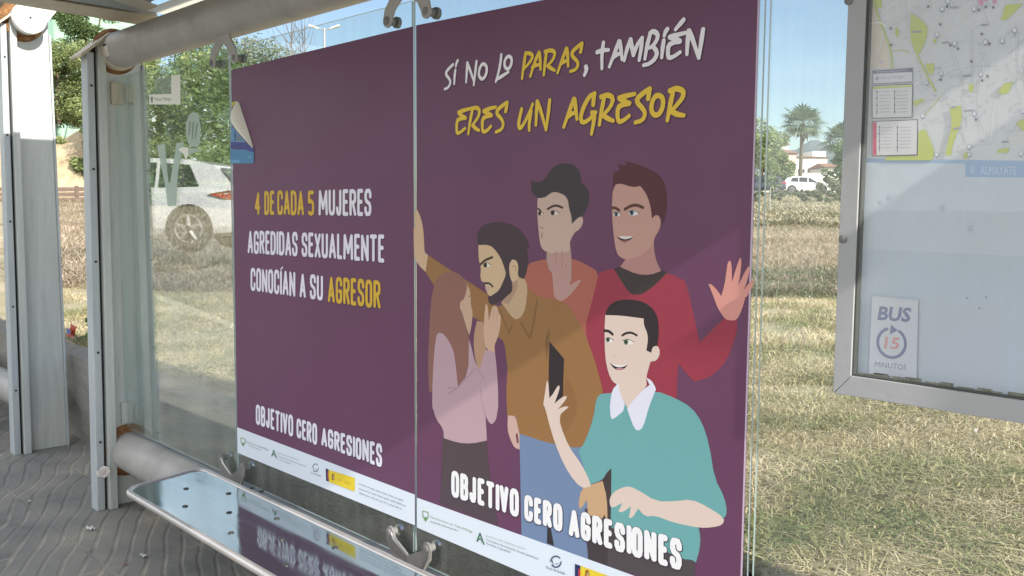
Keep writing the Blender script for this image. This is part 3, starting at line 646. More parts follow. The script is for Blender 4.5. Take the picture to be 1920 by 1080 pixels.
B.shape(PART, (180, 142, 136), Z1((990, 760), (1050, 745), (1150, 745), (1160, 800), (1152, 985), (1205, 948), (1230, 944), (1226, 965), (1150, 1060))+Z3((1105, 242), (1080, 253), (1050, 230))+Z1((1035, 1060), (1025, 900), (1005, 830)))
for q in (((1050, 735), (1052, 835)), ((1095, 730), (1092, 860)), ((1128, 830), (1118, 865)), ((1080, 860), (1080, 875))): B.line(PART, (158, 122, 114), Z1(*q), 1.5)
# man in red
PART = 'man_in_red'; RED = (150, 54, 72); SKC = (190, 148, 136)
B.shape(PART, RED, Z4((165, 45), (275, 5), (655, 35), (790, 105), (835, 270), (895, 552), (1000, 440), (1075, 372), (1110, 390), (1165, 383), (1165, 470), (1120, 610), (1060, 720), (960, 805), (860, 830), (820, 800), (742, 700), (735, 760), (727, 960), (600, 960), (200, 960), (140, 680), (55, 460), (110, 280)), 2, 45)
B.shape(PART, (62, 53, 53), Z2((272, 862), (320, 845), (440, 890), (540, 900), (615, 872), (658, 890), (590, 965), (520, 1022), (470, 1052), (400, 1052), (350, 990)), 1)
B.shape(PART, (180, 132, 128), Z2((370, 780), (560, 635), (570, 780), (615, 880), (540, 908), (440, 904), (320, 850)), 1)
B.shape(PART, SKC, Z2((270, 260), (320, 245), (400, 272), (470, 262), (512, 330), (537, 400), (552, 500), (575, 474), (600, 480), (615, 520), (605, 580), (568, 637), (558, 690), (470, 770), (372, 800), (320, 782), (292, 745), (275, 640), (265, 540), (260, 420), (264, 330)))
B.shape(PART, (82, 40, 46), Z2((268, 180), (280, 168), (315, 150), (300, 105), (338, 118), (368, 115), (352, 86), (440, 105), (560, 155), (620, 200), (650, 280), (660, 360), (655, 450), (640, 510), (622, 548), (612, 500), (598, 474), (572, 472), (550, 500), (538, 400), (505, 315), (465, 265), (410, 275), (330, 248), (290, 250), (270, 290), (262, 330), (268, 240)), 2, 50)
B.line(PART, (88, 52, 44), Z2((257, 424), (285, 422), (314, 442)), 5.5); B.line(PART, (88, 52, 44), Z2((352, 434), (400, 407), (440, 402), (486, 422)), 6)
eye(B, Z2, 416, 460, 37, 19, 403, 458, 16, 19, (216, 214, 218), (86, 112, 138)); eye(B, Z2, 296, 468, 27, 17, 291, 470, 13, 17, (216, 214, 218), (72, 110, 122))
B.shape(PART, (44, 26, 28), Z2((294, 628), (350, 650), (414, 630), (392, 658), (352, 666), (318, 656)), 1); B.shape(PART, (216, 208, 204), Z2((300, 627), (350, 628), (412, 628), (390, 646), (340, 652)), 1); B.shape(PART, (168, 104, 108), Z2((315, 657), (352, 662), (388, 657), (350, 680)), 1)
B.shape(PART, (212, 148, 138), Z2((958, 972), (985, 978), (1030, 1030), (1050, 1062), (1075, 980), (1088, 880), (1098, 815), (1114, 803), (1126, 830), (1128, 962), (1155, 870), (1180, 795), (1191, 783), (1198, 802), (1190, 900), (1173, 985), (1205, 920), (1235, 862), (1252, 845), (1260, 856), (1240, 950), (1213, 1018), (1245, 975), (1270, 948), (1286, 943), (1282, 985), (1232, 1070))+Z4((1228, 215), (1200, 312), (1165, 386), (1110, 390), (1075, 375), (1025, 300), (1000, 230)), 1, 70)
# bearded man
PART = 'bearded_man'; MUS = (148, 108, 66); SKA = (204, 176, 142); BRD = (66, 52, 58); FLD = (124, 90, 54)
B.shape(PART, MUS, Z1((125, 763), (280, 868), (420, 958), (560, 1050))+Z3((560, 420), (450, 365), (300, 260))+Z1((170, 985), (108, 888)), 0)
B.shape(PART, (112, 132, 166), [(974, 806), (1094, 832), (1112, 920), (1098, 1000), (1104, 1053), (978, 1007)], 0)
B.shape(PART, (48, 42, 48), Z5((860, 555), (868, 700), (890, 790), (908, 890), (862, 872), (866, 700)), 0)
B.shape(PART, MUS, Z3((530, 190), (600, 270), (640, 290), (845, 150), (915, 212), (1035, 240), (1110, 258), (1165, 310), (1255, 470), (1325, 660))+[(1122, 700), (1132, 738), (1130, 780), (1117, 825), (1093, 841), (1036, 833), (974, 813), (967, 780)]+Z3((700, 1075), (690, 900), (705, 770), (690, 640), (675, 540), (640, 512), (600, 480), (530, 400), (450, 360), (430, 200)), 1, 50)
B.shape(PART, (140, 100, 62), Z3((1125, 790), (1195, 920), (1205, 1080), (1085, 1250), (1095, 930)), 1)
for q, w_ in ((((645, 312), (712, 482), (737, 415)), 3), (((800, 408), (862, 517), (892, 400), (914, 245)), 4.5)): B.line(PART, FLD, Z3(*q), w_, 0)
B.shape(PART, FLD, Z3((1005, 440), (968, 530), (985, 690), (1002, 560)), 1)
B.shape(PART, (48, 38, 42), Z3((1004, 540), (1110, 665), (1102, 930), (1075, 1005), (1000, 960), (998, 760)), 0)
B.shape(PART, (190, 162, 130), Z3((770, 10), (820, 80), (848, 140), (832, 300), (800, 365), (765, 383), (735, 368), (655, 258), (725, 180), (735, 90)), 1)
B.shape(PART, (172, 140, 118), Z3((725, -20), (770, 60), (775, 160), (705, 275), (660, 255), (735, 160)), 1)
B.shape(PART, SKA, Z1((490, 690), (560, 680), (640, 720), (690, 830), (700, 920), (650, 1010), (590, 1064), (560, 1056), (545, 1010), (535, 967), (503, 944), (510, 850), (492, 800)), 1)
B.shape(PART, BRD, Z1((490, 692), (480, 640), (485, 590), (520, 550), (580, 530), (650, 525), (730, 540), (800, 590), (840, 650), (860, 708), (840, 714), (850, 800), (845, 870), (822, 936), (790, 930), (773, 905), (780, 840), (760, 800), (730, 793), (712, 830), (708, 880), (720, 930), (738, 975), (735, 1025))+Z3((720, 195), (650, 252), (590, 280), (565, 262), (558, 222), (590, 207), (640, 172), (668, 110))+Z1((690, 905), (680, 860), (650, 780), (600, 712), (560, 690)), 1, 60)
B.shape(PART, SKA, Z1((712, 832), (735, 797), (765, 802), (780, 842), (775, 900), (772, 945), (735, 962), (715, 910)), 1); B.line(PART, (170, 140, 112), Z1((735, 850), (758, 838), (762, 880)), 2)
B.line(PART, (70, 46, 38), Z1((503, 834), (540, 800), (592, 780)), 4.6); eye(B, Z1, 552, 834, 26, 16, 540, 838, 13, 17, (222, 214, 206), (42, 28, 26))
B.line(PART, (62, 46, 46), Z1((530, 970), (560, 966), (582, 978), (594, 994)), 4); B.shape(PART, (196, 160, 156), Z1((540, 996), (575, 992), (564, 1022), (546, 1022)), 1)
B.shape(PART, (204, 172, 140), Z1((34, 440), (44, 430), (70, 480), (90, 560), (98, 660), (100, 745), (126, 764), (108, 886), (60, 840), (25, 770), (22, 600), (24, 562), (38, 562), (28, 490)), 1)
# woman
PART = 'woman'; HAI = (140, 98, 88); PNK = (184, 154, 164)
B.shape(PART, (196, 164, 140), Z3((408, 125), (425, 160), (435, 210), (436, 280), (450, 330), (441, 430), (425, 497), (400, 430), (370, 320), (350, 300), (346, 252), (372, 240)), 1)
B.line(PART, (120, 90, 80), Z3((420, 218), (434, 208)), 1.6)
B.shape(PART, (182, 144, 116), Z3((480, 392), (525, 400), (545, 470), (548, 700), (515, 762), (470, 700), (452, 520)), 1)
B.shape(PART, (80, 66, 72), Z5((205, 200), (300, 225), (400, 232), (482, 220), (487, 330), (520, 560), (553, 760), (188, 622), (198, 400)), 1)
B.shape(PART, HAI, Z3((170, 130), (200, 70), (260, 38), (310, 35), (360, 55), (400, 110), (412, 140), (388, 238), (360, 250), (355, 300), (370, 330), (400, 420), (426, 520), (424, 760), (350, 880), (330, 870), (160, 905), (135, 905), (125, 700), (138, 400), (148, 240)), 1)
B.shape(PART, PNK, Z3((195, 482), (215, 476), (250, 495), (300, 580), (320, 650), (342, 868), (418, 775), (422, 520), (440, 580), (466, 695), (500, 740), (542, 600), (610, 617), (620, 700), (632, 860), (634, 1000))+Z5((553, 20), (540, 95), (515, 120), (492, 105), (474, 60), (483, 222), (390, 242), (300, 237), (210, 207), (208, 150), (160, 85), (138, 10))+Z3((160, 1040), (155, 950), (165, 700), (180, 530)), 1, 60)
for q in (((465, 735), (350, 872), (270, 922)), ((480, 738), (536, 816)), ((505, 885), (522, 1010), (540, 1080)), ((270, 872), (325, 882))): B.line(PART, (152, 120, 132), Z3(*q), 1.5)
B.shape(PART, (204, 168, 144), Z3((532, 380), (540, 275), (550, 267), (560, 290), (566, 392), (590, 290), (605, 284), (626, 290), (640, 345), (653, 350), (650, 430), (635, 500), (605, 572), (611, 618), (545, 602), (528, 480)), 1, 75)
for q in (((602, 300), (598, 370)), ((628, 320), (622, 390))): B.line(PART, (176, 140, 118), Z3(*q), 1.2)
# man in teal
PART = 'man_in_teal'; TEA = (106, 164, 166); SKD = (216, 196, 186); LEG = (78, 70, 74)
B.shape(PART, LEG, [p_ for p_ in Z6((140, 700), (200, 700), (690, 940), (742, 985), (760, 1010), (762, 1160), (160, 1000))], 0)
B.shape(PART, (66, 56, 60), Z6((148, 830), (268, 830), (270, 1045), (160, 1000)), 0)
B.shape(PART, (66, 55, 56), Z6((240, 520), (290, 470), (294, 700), (300, 800), (255, 800)), 0)
B.shape(PART, TEA, Z6((205, 75), (240, 50), (540, 38), (640, 75), (740, 130), (800, 215), (840, 340), (870, 530), (925, 635), (942, 722), (920, 760), (780, 808), (791, 860), (786, 930), (765, 1004), (740, 987), (690, 985), (286, 805), (290, 473), (262, 500), (240, 540), (165, 567), (130, 450), (105, 375), (140, 330), (190, 190)), 1, 50)
B.shape(PART, (196, 160, 124), Z6((122, 590), (160, 572), (240, 545), (265, 640), (268, 775), (250, 735), (232, 765), (200, 745), (160, 740), (150, 650), (130, 690), (110, 702), (104, 660)), 1, 70)
B.shape(PART, SKD, Z3((985, 825), (996, 832), (1004, 952), (1030, 920), (1060, 868), (1073, 857), (1080, 880), (1040, 992), (1080, 955), (1115, 934), (1131, 940), (1120, 966), (1065, 1032), (1100, 1015), (1130, 1009), (1143, 1016), (1100, 1052))+Z5((945, 60), (945, 120), (1000, 260), (1080, 370), (1130, 470), (1140, 512), (1078, 526), (1000, 430), (940, 310), (890, 170), (850, 10))+Z3((958, 1000), (970, 930)), 1, 75)
B.shape(PART, SKD, Z6((278, 655), (290, 622), (320, 595), (380, 573), (430, 590), (540, 660), (640, 660), (740, 648), (830, 690), (925, 752), (917, 792), (860, 806), (790, 810), (640, 780), (540, 740), (480, 746), (440, 700), (410, 752), (388, 752), (400, 688), (352, 722), (328, 718), (352, 668), (300, 696), (284, 690)), 1, 70)
B.shape(PART, SKD, Z4((213, 345), (300, 345), (490, 372), (527, 500), (520, 610), (545, 618), (555, 580), (580, 569), (605, 590), (606, 640), (580, 682), (540, 686), (506, 805), (515, 870), (375, 1022), (305, 910), (300, 852), (265, 832), (235, 770), (210, 650), (207, 450)), 1)
B.shape(PART, (48, 38, 42), Z4((213, 350), (225, 300), (270, 255), (350, 235), (440, 240), (520, 270), (570, 320), (595, 380), (601, 470), (590, 572), (555, 578), (545, 623), (510, 606), (525, 500), (490, 420), (490, 375), (380, 360), (300, 352)), 2, 70)
B.line(PART, (48, 36, 36), Z4((206, 462), (240, 466), (266, 490)), 5.5); B.line(PART, (48, 36, 36), Z4((335, 498), (360, 481), (400, 475), (442, 497)), 4.4)
eye(B, Z4, 376, 543, 40, 20, 362, 545, 17, 20, (226, 222, 218), (88, 122, 92)); eye(B, Z4, 242, 530, 27, 18, 232, 528, 14, 18, (226, 222, 218), (80, 116, 88))
B.shape(PART, (50, 30, 34), Z4((243, 694), (300, 722), (375, 710), (348, 742), (310, 750), (275, 737)), 1); B.shape(PART, (228, 222, 220), Z4((250, 697), (300, 712), (372, 710), (335, 728), (290, 726)), 1); B.shape(PART, (184, 126, 140), Z4((285, 736), (315, 730), (348, 736), (312, 751)), 1)
B.line(PART, (206, 178, 168), Z4((262, 640), (282, 646)), 2)
COLR = (218, 218, 234)
B.shape(PART, COLR, Z4((300, 848), (262, 892), (248, 985))+Z6((281, 120), (285, 190), (300, 200), (375, 136), (335, 45), (330, 0)), 1, 80)
B.shape(PART, COLR, Z4((508, 803), (545, 820), (580, 880), (576, 912))+Z6((540, 30), (500, 130), (470, 240), (445, 263), (420, 255), (385, 160), (376, 134), (470, 30), (505, 5)), 1, 80)
# white strip and logos lie over the figures' feet
B.poly3('logo_strip', STRIP, [st0, st1, br_, bl_])
# slogan in brush capitals, stroke by stroke
WH2 = (236, 231, 244); Y2 = (228, 192, 60); OL = (62, 38, 58)
brush = []
def letters(z, c, wd, *strokes):
    for st in strokes:
        cl = st[0] == 'c'; q = z(*(st[1:] if cl else st))
        if not cl: q = smooth_open(q, 1)
        else: q = smooth(q, 1, 90)
        q = [B.p(*t) for t in q]; n = len(q); W = wd if cl else [wd*(1.08-.42*abs(i/(n-1)-.3)) for i in range(n)]
        brush.append((c, q, W, cl, wd))
z = Zm(820, 80, 10.8)
letters(z, WH2, .0098, [(325, 440), (250, 510), (185, 590), (180, 650), (230, 710), (270, 780), (255, 860), (210, 920), (150, 940)], [(370, 552), (352, 690), (345, 840)], [(420, 358), (388, 420), (376, 490)],
        [(610, 402), (600, 600), (586, 805)], [(612, 405), (675, 580), (740, 770)], [(798, 375), (772, 600), (740, 862)], ['c', (935, 420), (1000, 470), (1008, 580), (970, 690), (910, 748), (850, 690), (842, 590), (880, 470)],
        [(1300, 238), (1285, 400), (1240, 620), (1186, 795)], [(1225, 735), (1340, 660), (1448, 592)], ['c', (1455, 270), (1510, 315), (1508, 420), (1470, 510), (1420, 540), (1368, 490), (1362, 390), (1400, 302)])
z = Zm(960, 60, 10.8)
letters(z, Y2, .0104, [(280, 432), (240, 680), (206, 950)], [(275, 428), (380, 432), (428, 490), (370, 610), (255, 735)], [(555, 405), (470, 590), (372, 905)], [(560, 412), (578, 600), (582, 765)], [(410, 715), (480, 672), (575, 660)],
        [(702, 402), (670, 640), (646, 880)], [(668, 400), (780, 366), (878, 402), (850, 540), (742, 668)], [(722, 680), (800, 740), (872, 778)], [(1108, 325), (1020, 560), (922, 835)], [(1118, 332), (1134, 500), (1142, 695)], [(985, 648), (1060, 595), (1135, 580)],
        [(1390, 412), (1412, 310), (1430, 222)], [(1425, 226), (1330, 300), (1222, 400), (1220, 490), (1310, 570), (1350, 650), (1300, 760), (1182, 800)])
letters(z, WH2, .0125, [(1498, 695), (1515, 765), (1468, 880)])
z = Zm(1100, 20, 8.0)
letters(z, WH2, .0114, [(255, 475), (240, 580), (230, 700), (232, 875)], [(154, 625), (250, 592), (336, 590)], [(490, 452), (420, 640), (342, 845)], [(500, 458), (520, 600), (534, 735)], [(405, 698), (450, 658), (520, 640)],
        [(662, 425), (600, 600), (566, 752)], [(664, 428), (690, 600), (702, 675)], [(702, 672), (750, 530), (832, 405)], [(835, 405), (822, 560), (790, 748)],
        [(955, 352), (905, 540), (876, 728)], [(950, 342), (1000, 304), (1072, 350), (1060, 440), (990, 535), (940, 560)], [(995, 532), (1062, 620), (1035, 715), (950, 795), (852, 820)],
        [(1160, 442), (1140, 580), (1128, 708)], [(1218, 272), (1182, 320), (1166, 384)], [(1242, 398), (1340, 370), (1486, 332)], [(1462, 132), (1400, 205), (1332, 285)], [(1248, 402), (1340, 420), (1412, 455)], [(1408, 462), (1310, 472), (1228, 520), (1220, 640), (1234, 715), (1310, 690), (1408, 620)],
        [(1532, 295), (1516, 480), (1506, 660)], [(1542, 300), (1600, 450), (1682, 705)], [(1750, 275), (1720, 480), (1684, 715)])
z = Zm(840, 180, 9.143)
letters(z, Y2, .0116, [(180, 282), (290, 240), (420, 210)], [(182, 290), (240, 340), (310, 370)], [(308, 376), (220, 386), (158, 420), (150, 560), (158, 645), (220, 620), (300, 552)], [(420, 250), (380, 440), (351, 655)], [(400, 215), (500, 196), (550, 250), (520, 370), (432, 488)], [(422, 500), (480, 560), (538, 590)],
        [(612, 260), (720, 212), (826, 190)], [(620, 268), (700, 300), (758, 330)], [(750, 336), (660, 350), (596, 390), (590, 520), (602, 625), (680, 590), (743, 514)], [(990, 270), (1010, 180), (1025, 104)], [(1020, 110), (930, 170), (850, 240), (840, 310), (920, 390), (955, 470), (930, 570), (822, 620)],
        [(1268, 220), (1235, 350), (1210, 500), (1240, 568), (1310, 470), (1400, 280), (1458, 136)], [(1430, 250), (1395, 450), (1396, 595)], [(1532, 85), (1520, 300), (1510, 505)], [(1540, 92), (1600, 270), (1680, 560)], [(1748, 66), (1720, 330), (1682, 585)])
z = Zm(1040, 150, 7.385)
letters(z, Y2, .0126, [(270, 258), (210, 420), (127, 655)], [(280, 262), (295, 400), (312, 545)], [(188, 506), (230, 468), (295, 450)], [(536, 350), (542, 260), (563, 182)], [(560, 186), (480, 230), (400, 380), (360, 520), (385, 598), (470, 560), (540, 478)], [(556, 445), (545, 580), (512, 750)], [(516, 452), (578, 448)],
        [(690, 232), (650, 430), (621, 625)], [(640, 236), (740, 202), (818, 250), (780, 370), (682, 478)], [(672, 490), (750, 540), (818, 568)], [(892, 250), (990, 220), (1116, 192)], [(900, 260), (980, 300), (1048, 322)], [(1040, 326), (940, 340), (880, 380), (870, 500), (892, 586), (960, 560), (1038, 492)],
        [(1296, 265), (1310, 180), (1328, 114)], [(1325, 118), (1230, 180), (1142, 260), (1150, 320), (1230, 400), (1258, 470), (1220, 560), (1114, 590)], ['c', (1430, 205), (1498, 240), (1508, 340), (1470, 450), (1410, 495), (1352, 460), (1338, 360), (1372, 252)],
        [(1642, 155), (1600, 360), (1562, 565)], [(1592, 152), (1690, 112), (1788, 150), (1780, 240), (1700, 340), (1612, 440)], [(1622, 440), (1710, 480), (1796, 490)])
for c, q, W, cl, wd in brush: B.strip('slogan', OL, [(a_+.0012, b_-.0012) for a_, b_ in q], wd+.0035 if cl else [w_+.0035 for w_ in W], cl)
for c, q, W, cl, wd in brush: B.strip('slogan', c, q, W, cl)
# large closing words
for t, q in (('OBJETIVO', Z5((258, 408), (686, 533), (686, 708), (258, 576))), ('CERO', Z5((720, 560), (962, 628), (962, 803), (720, 722))), ('AGRESIONES', Z6((50, 697), (687, 874), (687, 1053), (50, 852)))):
    B.word('lettering', (236, 234, 246), t, q, .0158, jit=.012, gap=.13, outline=(52, 34, 50))
z = Zm(770, 900, 4.0); g = lambda a, b, hh: [(a[0], a[1]-hh), (b[0], b[1]-hh*1.12), b, a]
lines2 = [('town_logo', (122, 160, 112), 't', 'Ayuntamiento de Vélez-Málaga', g(*z((146, 285), (466, 402)), 5.2)), ('town_logo', (158, 168, 168), 'b', 5, g(*z((150, 318), (362, 390)), 4.4)),
          ('region_logo', (146, 158, 158), 't', 'JUNTA DE ANDALUCÍA', g(*z((568, 425), (862, 528)), 4.4)), ('region_logo', (112, 124, 134), 't', 'Consejería de Inclusión Social, Juventud,', g(*z((570, 458), (962, 604)), 5.2)), ('region_logo', (112, 124, 134), 't', 'Familias e Igualdad', g(*z((570, 486), (750, 553)), 4.8)),
          ('pact_logo', (96, 104, 124), 't', 'Pacto de Estado', g(*z((1018, 662), (1162, 712)), 5))]
logos(B, (*z((113, 268))[0], 1.3), (*z((524, 432))[0], 1.35), lines2, (*z((1092, 612))[0], 9.6, 10.4), [[(1078.5, 1057), (1090, 1061), (1090, 1110), (1078.5, 1106)], [(1085, 1066), (1091, 1068), (1091, 1100), (1085, 1098)], [(1089, 1060.5), (1230, 1112), (1230, 1160), (1089, 1110)]], (1101.5, 1079, 1.5), [])
B.done(post2)

# ------------------------------------------------------------------ peeling blue sticker on the edge of the left poster
stk = thing('peeling_sticker', on_y(455, 260, -.008), 'half peeled blue sticker with curling white back, on the left poster edge', 'sticker')
S = Print(YP-.0030); z = Zm(420, 170, 7.2)
S.shape('sticker_face', (70, 130, 172), z((88, 790), (405, 800), (400, 982), (86, 985)), 0)
S.shape('sticker_face', (58, 62, 134), z((90, 690), (300, 700), (400, 765), (405, 830), (340, 822), (262, 770), (205, 800), (140, 770), (90, 790)), 1, 80)
S.shape('sticker_face', (92, 142, 184), z((100, 470), (300, 700), (90, 690)), 0)
S.shape('sticker_face', (60, 80, 130), z((140, 540), (165, 570), (165, 680), (140, 680)), 0); S.shape('sticker_face', (110, 120, 130), z((180, 590), (235, 640), (235, 680), (180, 680)), 0)
S.shape('sticker_face', (96, 160, 196), z((100, 930), (215, 940), (215, 972), (100, 970)), 1); S.shape('sticker_face', (110, 150, 190), z((330, 895), (365, 885), (362, 915), (335, 918)), 1)
S.shape('sticker_face', (200, 186, 60), z((104, 158), (170, 135), (108, 225)), 0)
S.done(stk)
fold = [on_y(*q, YP-.0042) for q in z((200, 140), (250, 300), (310, 470), (360, 640), (402, 785))]
outer = [on_y(*q, yy) for q, yy in zip(z((168, 134), (62, 330), (105, 470), (230, 610), (385, 770)), (-.016, -.045, -.042, -.03, -.012))]
mb = MB(); rows = []
for k in range(6):
    t = k/5; rows.append([a.lerp(b_, t)+Vector((0, -.016*math.sin(math.pi*t)*(1-abs(i-2)/3), 0)) for i, (a, b_) in enumerate(zip(fold, outer))])
vs = [q for r_ in rows for q in r_]; n = 5
mb.mesh(vs, [(k*n+i, k*n+i+1, (k+1)*n+i+1, (k+1)*n+i) for k in range(5) for i in range(n-1)])
fl = mb.build('curled_back', mat('sticker_back', (.72, .71, .62), .5), stk, smooth=True)
sd = fl.modifiers.new('thick', 'SOLIDIFY'); sd.thickness = .0008; sb = fl.modifiers.new('s', 'SUBSURF'); sb.levels = sb.render_levels = 2

# ------------------------------------------------------------------ film left on the left pane
def film(name, col, alpha):
    m = mat(name, col, .7); t = N(m, 'ShaderNodeBsdfTransparent'); mx = N(m, 'ShaderNodeMixShader'); mx.inputs[0].default_value = alpha
    Lk(m, t.outputs[0], mx.inputs[1]); Lk(m, bs(m).outputs[0], mx.inputs[2]); Lk(m, mx.outputs[0], m.node_tree.nodes['Material Output'].inputs[0]); return m
frost = film('frosted_film', (.50, .60, .54), .62); frost2 = film('pale_film', (.30, .38, .33), .35); whitev = film('white_vinyl', (.82, .82, .74), .95)
z = Zm(260, 130, 3.27)
def decal(name, pts, m, label, y=-.0042, sm=1):
    mb = MB(); mb.prism([on_y(*q, y) for q in smooth(z(*pts), sm, 70)], (0, -.0004, 0)); o = mb.build(name, m); return tag(o, label, 'window sticker')
decal('window_sticker', [(200, 40), (254, 30), (256, 215), (65, 215), (65, 155), (200, 150)], whitev, 'torn L-shaped white sticker high on the left glass pane', sm=0)
Q = Print(-.0047); Q.text('lettering', (96, 118, 108), 'Vélez-Málaga', z((95, 172), (200, 170), (200, 196), (95, 200))); Q.shape('lettering', (120, 140, 120), z((72, 170), (88, 168), (86, 205), (76, 205)), 1)
Q.done([o for o in bpy.data.objects if o.name == 'window_sticker'][0])
decal('window_film', [(95, 60), (198, 40), (198, 148), (95, 152)], frost2, 'faint greenish rectangle of old film inside the L-shaped sticker', y=-.0041, sm=0)
decal('window_film', [(112, 465), (160, 455), (182, 690), (192, 700), (232, 452), (276, 445), (240, 640), (226, 838), (178, 838), (160, 700)], frost, 'frosted V-shaped film strip on the left pane beside the reflected car', sm=0)
decal('window_film', [(290, 400), (288, 340), (300, 300), (318, 268), (345, 262), (368, 280), (372, 320), (382, 350), (378, 420), (370, 470), (350, 480), (310, 470)], frost, 'frosted hand-shaped film on the left pane above the V-shaped strip')
decal('window_film', [(306, 484), (340, 482), (388, 490), (345, 510), (308, 524)], frost, 'small frosted leaf-shaped film under the hand-shaped film')
decal('window_sticker', [(244, 492), (262, 480), (303, 477), (306, 522), (290, 552), (276, 520)], whitev, 'small torn scrap of white sticker below the hand-shaped film', y=-.0048, sm=0)
hand = [o for o in bpy.data.objects if o.name == 'window_film.002']
gaps = MB()
for q in (((316, 320), (308, 400)), ((336, 322), (328, 430)), ((360, 330), (346, 425))):
    a, b_ = [Vector(on_y(*t, -.0049)) for t in z(*q)]; n_ = Vector((.010, 0, 0)); gaps.mesh([a-n_*.6, a+n_*.6, b_+n_*.4, b_-n_*.4], [(0, 3, 2, 1)])
if hand: gaps.build('finger_gap', mat('dark_green_film', (.10, .15, .08), .5), hand[0], fixn=False)
# small notice stuck on the top tube
mb = MB(); c = Vector((-2.30, 0, ZT)); th0 = 105
nS = []
for k in range(5):
    a = R(180+(-30+k*10)); nS.append((math.cos(a), math.sin(a)))
vs = []; 
for (cy_, sz_) in nS: vs += [(-2.335, cy_*.0875, ZT+sz_*-.0875), (-2.262, cy_*.0875, ZT+sz_*-.0875)]
mb.mesh(vs, [(2*k, 2*k+1, 2*k+3, 2*k+2) for k in range(4)]); tl2 = mb.build('tube_label', mat('aged_label', (.60, .56, .47), .6), smooth=True); tag(tl2, 'small cream label with a dark line, stuck on the left end of the top tube', 'label')
mb = MB(); mb.mesh([(-2.325, -.0886*.985, ZT+.014), (-2.275, -.0886*.985, ZT+.014), (-2.275, -.0886, ZT+.004), (-2.325, -.0886, ZT+.004)], [(0, 1, 2, 3)]); mb.build('printed_line', dark, tl2)

# ------------------------------------------------------------------ map case on the right
YF, YM = -.034, -.013
alu = noisy('brushed_frame', [(.3, (.33, .335, .345)), (.7, (.39, .395, .405))], 3, 6, .55, .04, 70, stretch=(1, 1, 1), metal=.1)
case = thing('map_case', (1.83, -.06, 1.6), 'aluminium framed wall case with a town map and bus notices, hung before the right pane', 'notice case')
fi = on_y(1624, 0, YF).x; L0, L1 = on_y(1590, 0, YF).x, fi; L0 = min(L0, on_y(1568, 735, YF).x); R0, R1 = 2.36, 2.40
b0, b1 = on_y(1568, 738, YF).z, on_y(1605, 706, YF).z; T0, T1 = 2.02, 2.06
mb = MB(); F = lambda pts: mb.prism([(x, YF, z_) for x, z_ in pts], (0, .026, 0))
F([(L0, b0), (L1, b1), (L1, T0), (L0, T1)]); F([(L0+.001, b0-.0005), (R1, b0-.0005), (R0, b1), (L1+.0005, b1)]); F([(R1, b0), (R1, T1), (R0, T0), (R0, b1)]); F([(L0, T1), (L1, T0), (R0, T0), (R1, T1)])
fr = mb.build('frame', alu, case, bevel=.0015)
mb = MB(); mb.box((L0+.01, -.0078, b0+.01), (R1-.01, -.0045, T1-.01)); mb.build('back_plate', steel, case)
mb = MB(); gm = mat('rubber_seal', (.055, .06, .055), .6)
mb.box((L1, YF+.003, b1), (L1+.0035, YM, T0)); mb.box((L1+.0035, YF+.003, b1), (R0, YM, b1+.003)); mb.build('seal', gm, case)
for px_, py_ in ((1581, 448), (1592, 2)):
    q = on_y(px_, py_, YF); mb = MB(); mb.tube([(q.x, YF+.001, q.z), (q.x, YF-.004, q.z), (q.x, YF-.006, q.z)], [.008, .008, .005], 14); mb.build('rivet', satin, case, smooth=True)
mb = MB()           # grime along the sill
rr = random.Random(4); x = L1+.01
while x < R0-.02:
    l = rr.uniform(.006, .03); h = rr.uniform(.002, .008); mb.box((x, YM-.004, b1+.003), (x+l, YM-.001, b1+.003+h)); x += l+rr.uniform(-.002, .012)
mb.build('sill_grime', noisy('mossy_dirt', [(.3, (.10, .12, .06)), (.7, (.32, .30, .24))], 60, 4, .9), case)
mb = MB(); mb.face([(L1, YF+.006, b1), (R0, YF+.006, b1), (R0, YF+.006, T0), (L1, YF+.006, T0)]); mb.build('cover_pane', glass('dusty_cover', (.98, .99, .985), .10, (.60, .62, .62), (5, 1, 1.6), .04, .35), case, fixn=False)
M = Print(YM, .000006); p = M.p
mapt = thing('town_map', (1.8, YM, 1.6), 'pale printed town map with green parks over a blank bluish lower half, inside the case', 'map')
MW = (206, 209, 214)
M.poly3('sheet', MW, [(L1+.003, b1+.003), (R0, b1+.003), (R0, T0), (L1+.003, T0)])
lo = [p(1622, 298), ext(p(1622, 298), p(1920, 302), R0)]
M.poly3('legend_panel', (196, 205, 216), [(L1+.0035, b1+.0035), (R0-.001, b1+.0035), lo[1], lo[0]])
q0, q1 = p(1612, 466), ext(p(1612, 466), p(1920, 481), R0-.001); M.poly3('legend_panel', (186, 197, 211), [(L1+.0035, b1+.004), (R0-.001, b1+.004), q1, q0])
M.poly3('legend_panel', (188, 196, 208), [p(1718, 560), p(1880, 572), p(1880, 735), p(1718, 722)])
M.poly3('legend_panel', (158, 182, 214), [p(1622, 297), lo[1], ext(p(1622, 305), p(1920, 308), R0), p(1622, 305)])
M.poly3('legend_panel', (152, 178, 212), [p(1810, 303), ext(p(1810, 303), p(1920, 305), R0), ext(p(1810, 332), p(1920, 333), R0), p(1810, 332)])
M.ell('legend_panel', (172, 192, 218), *[1824, 318], 5, 9); M.text('legend_panel', (190, 204, 224), 'ALMAYATE', [(1838, 311), (1906, 312), (1906, 328), (1838, 327)], .0)
z = Zm(1600, 0, 3.175); GRN = (192, 200, 112); SAND = (218, 204, 190)
M.shape('map_print', SAND, z((100, 0), (120, 0), (150, 130), (205, 270), (215, 405), (100, 405)), 0)
rr = random.Random(11)
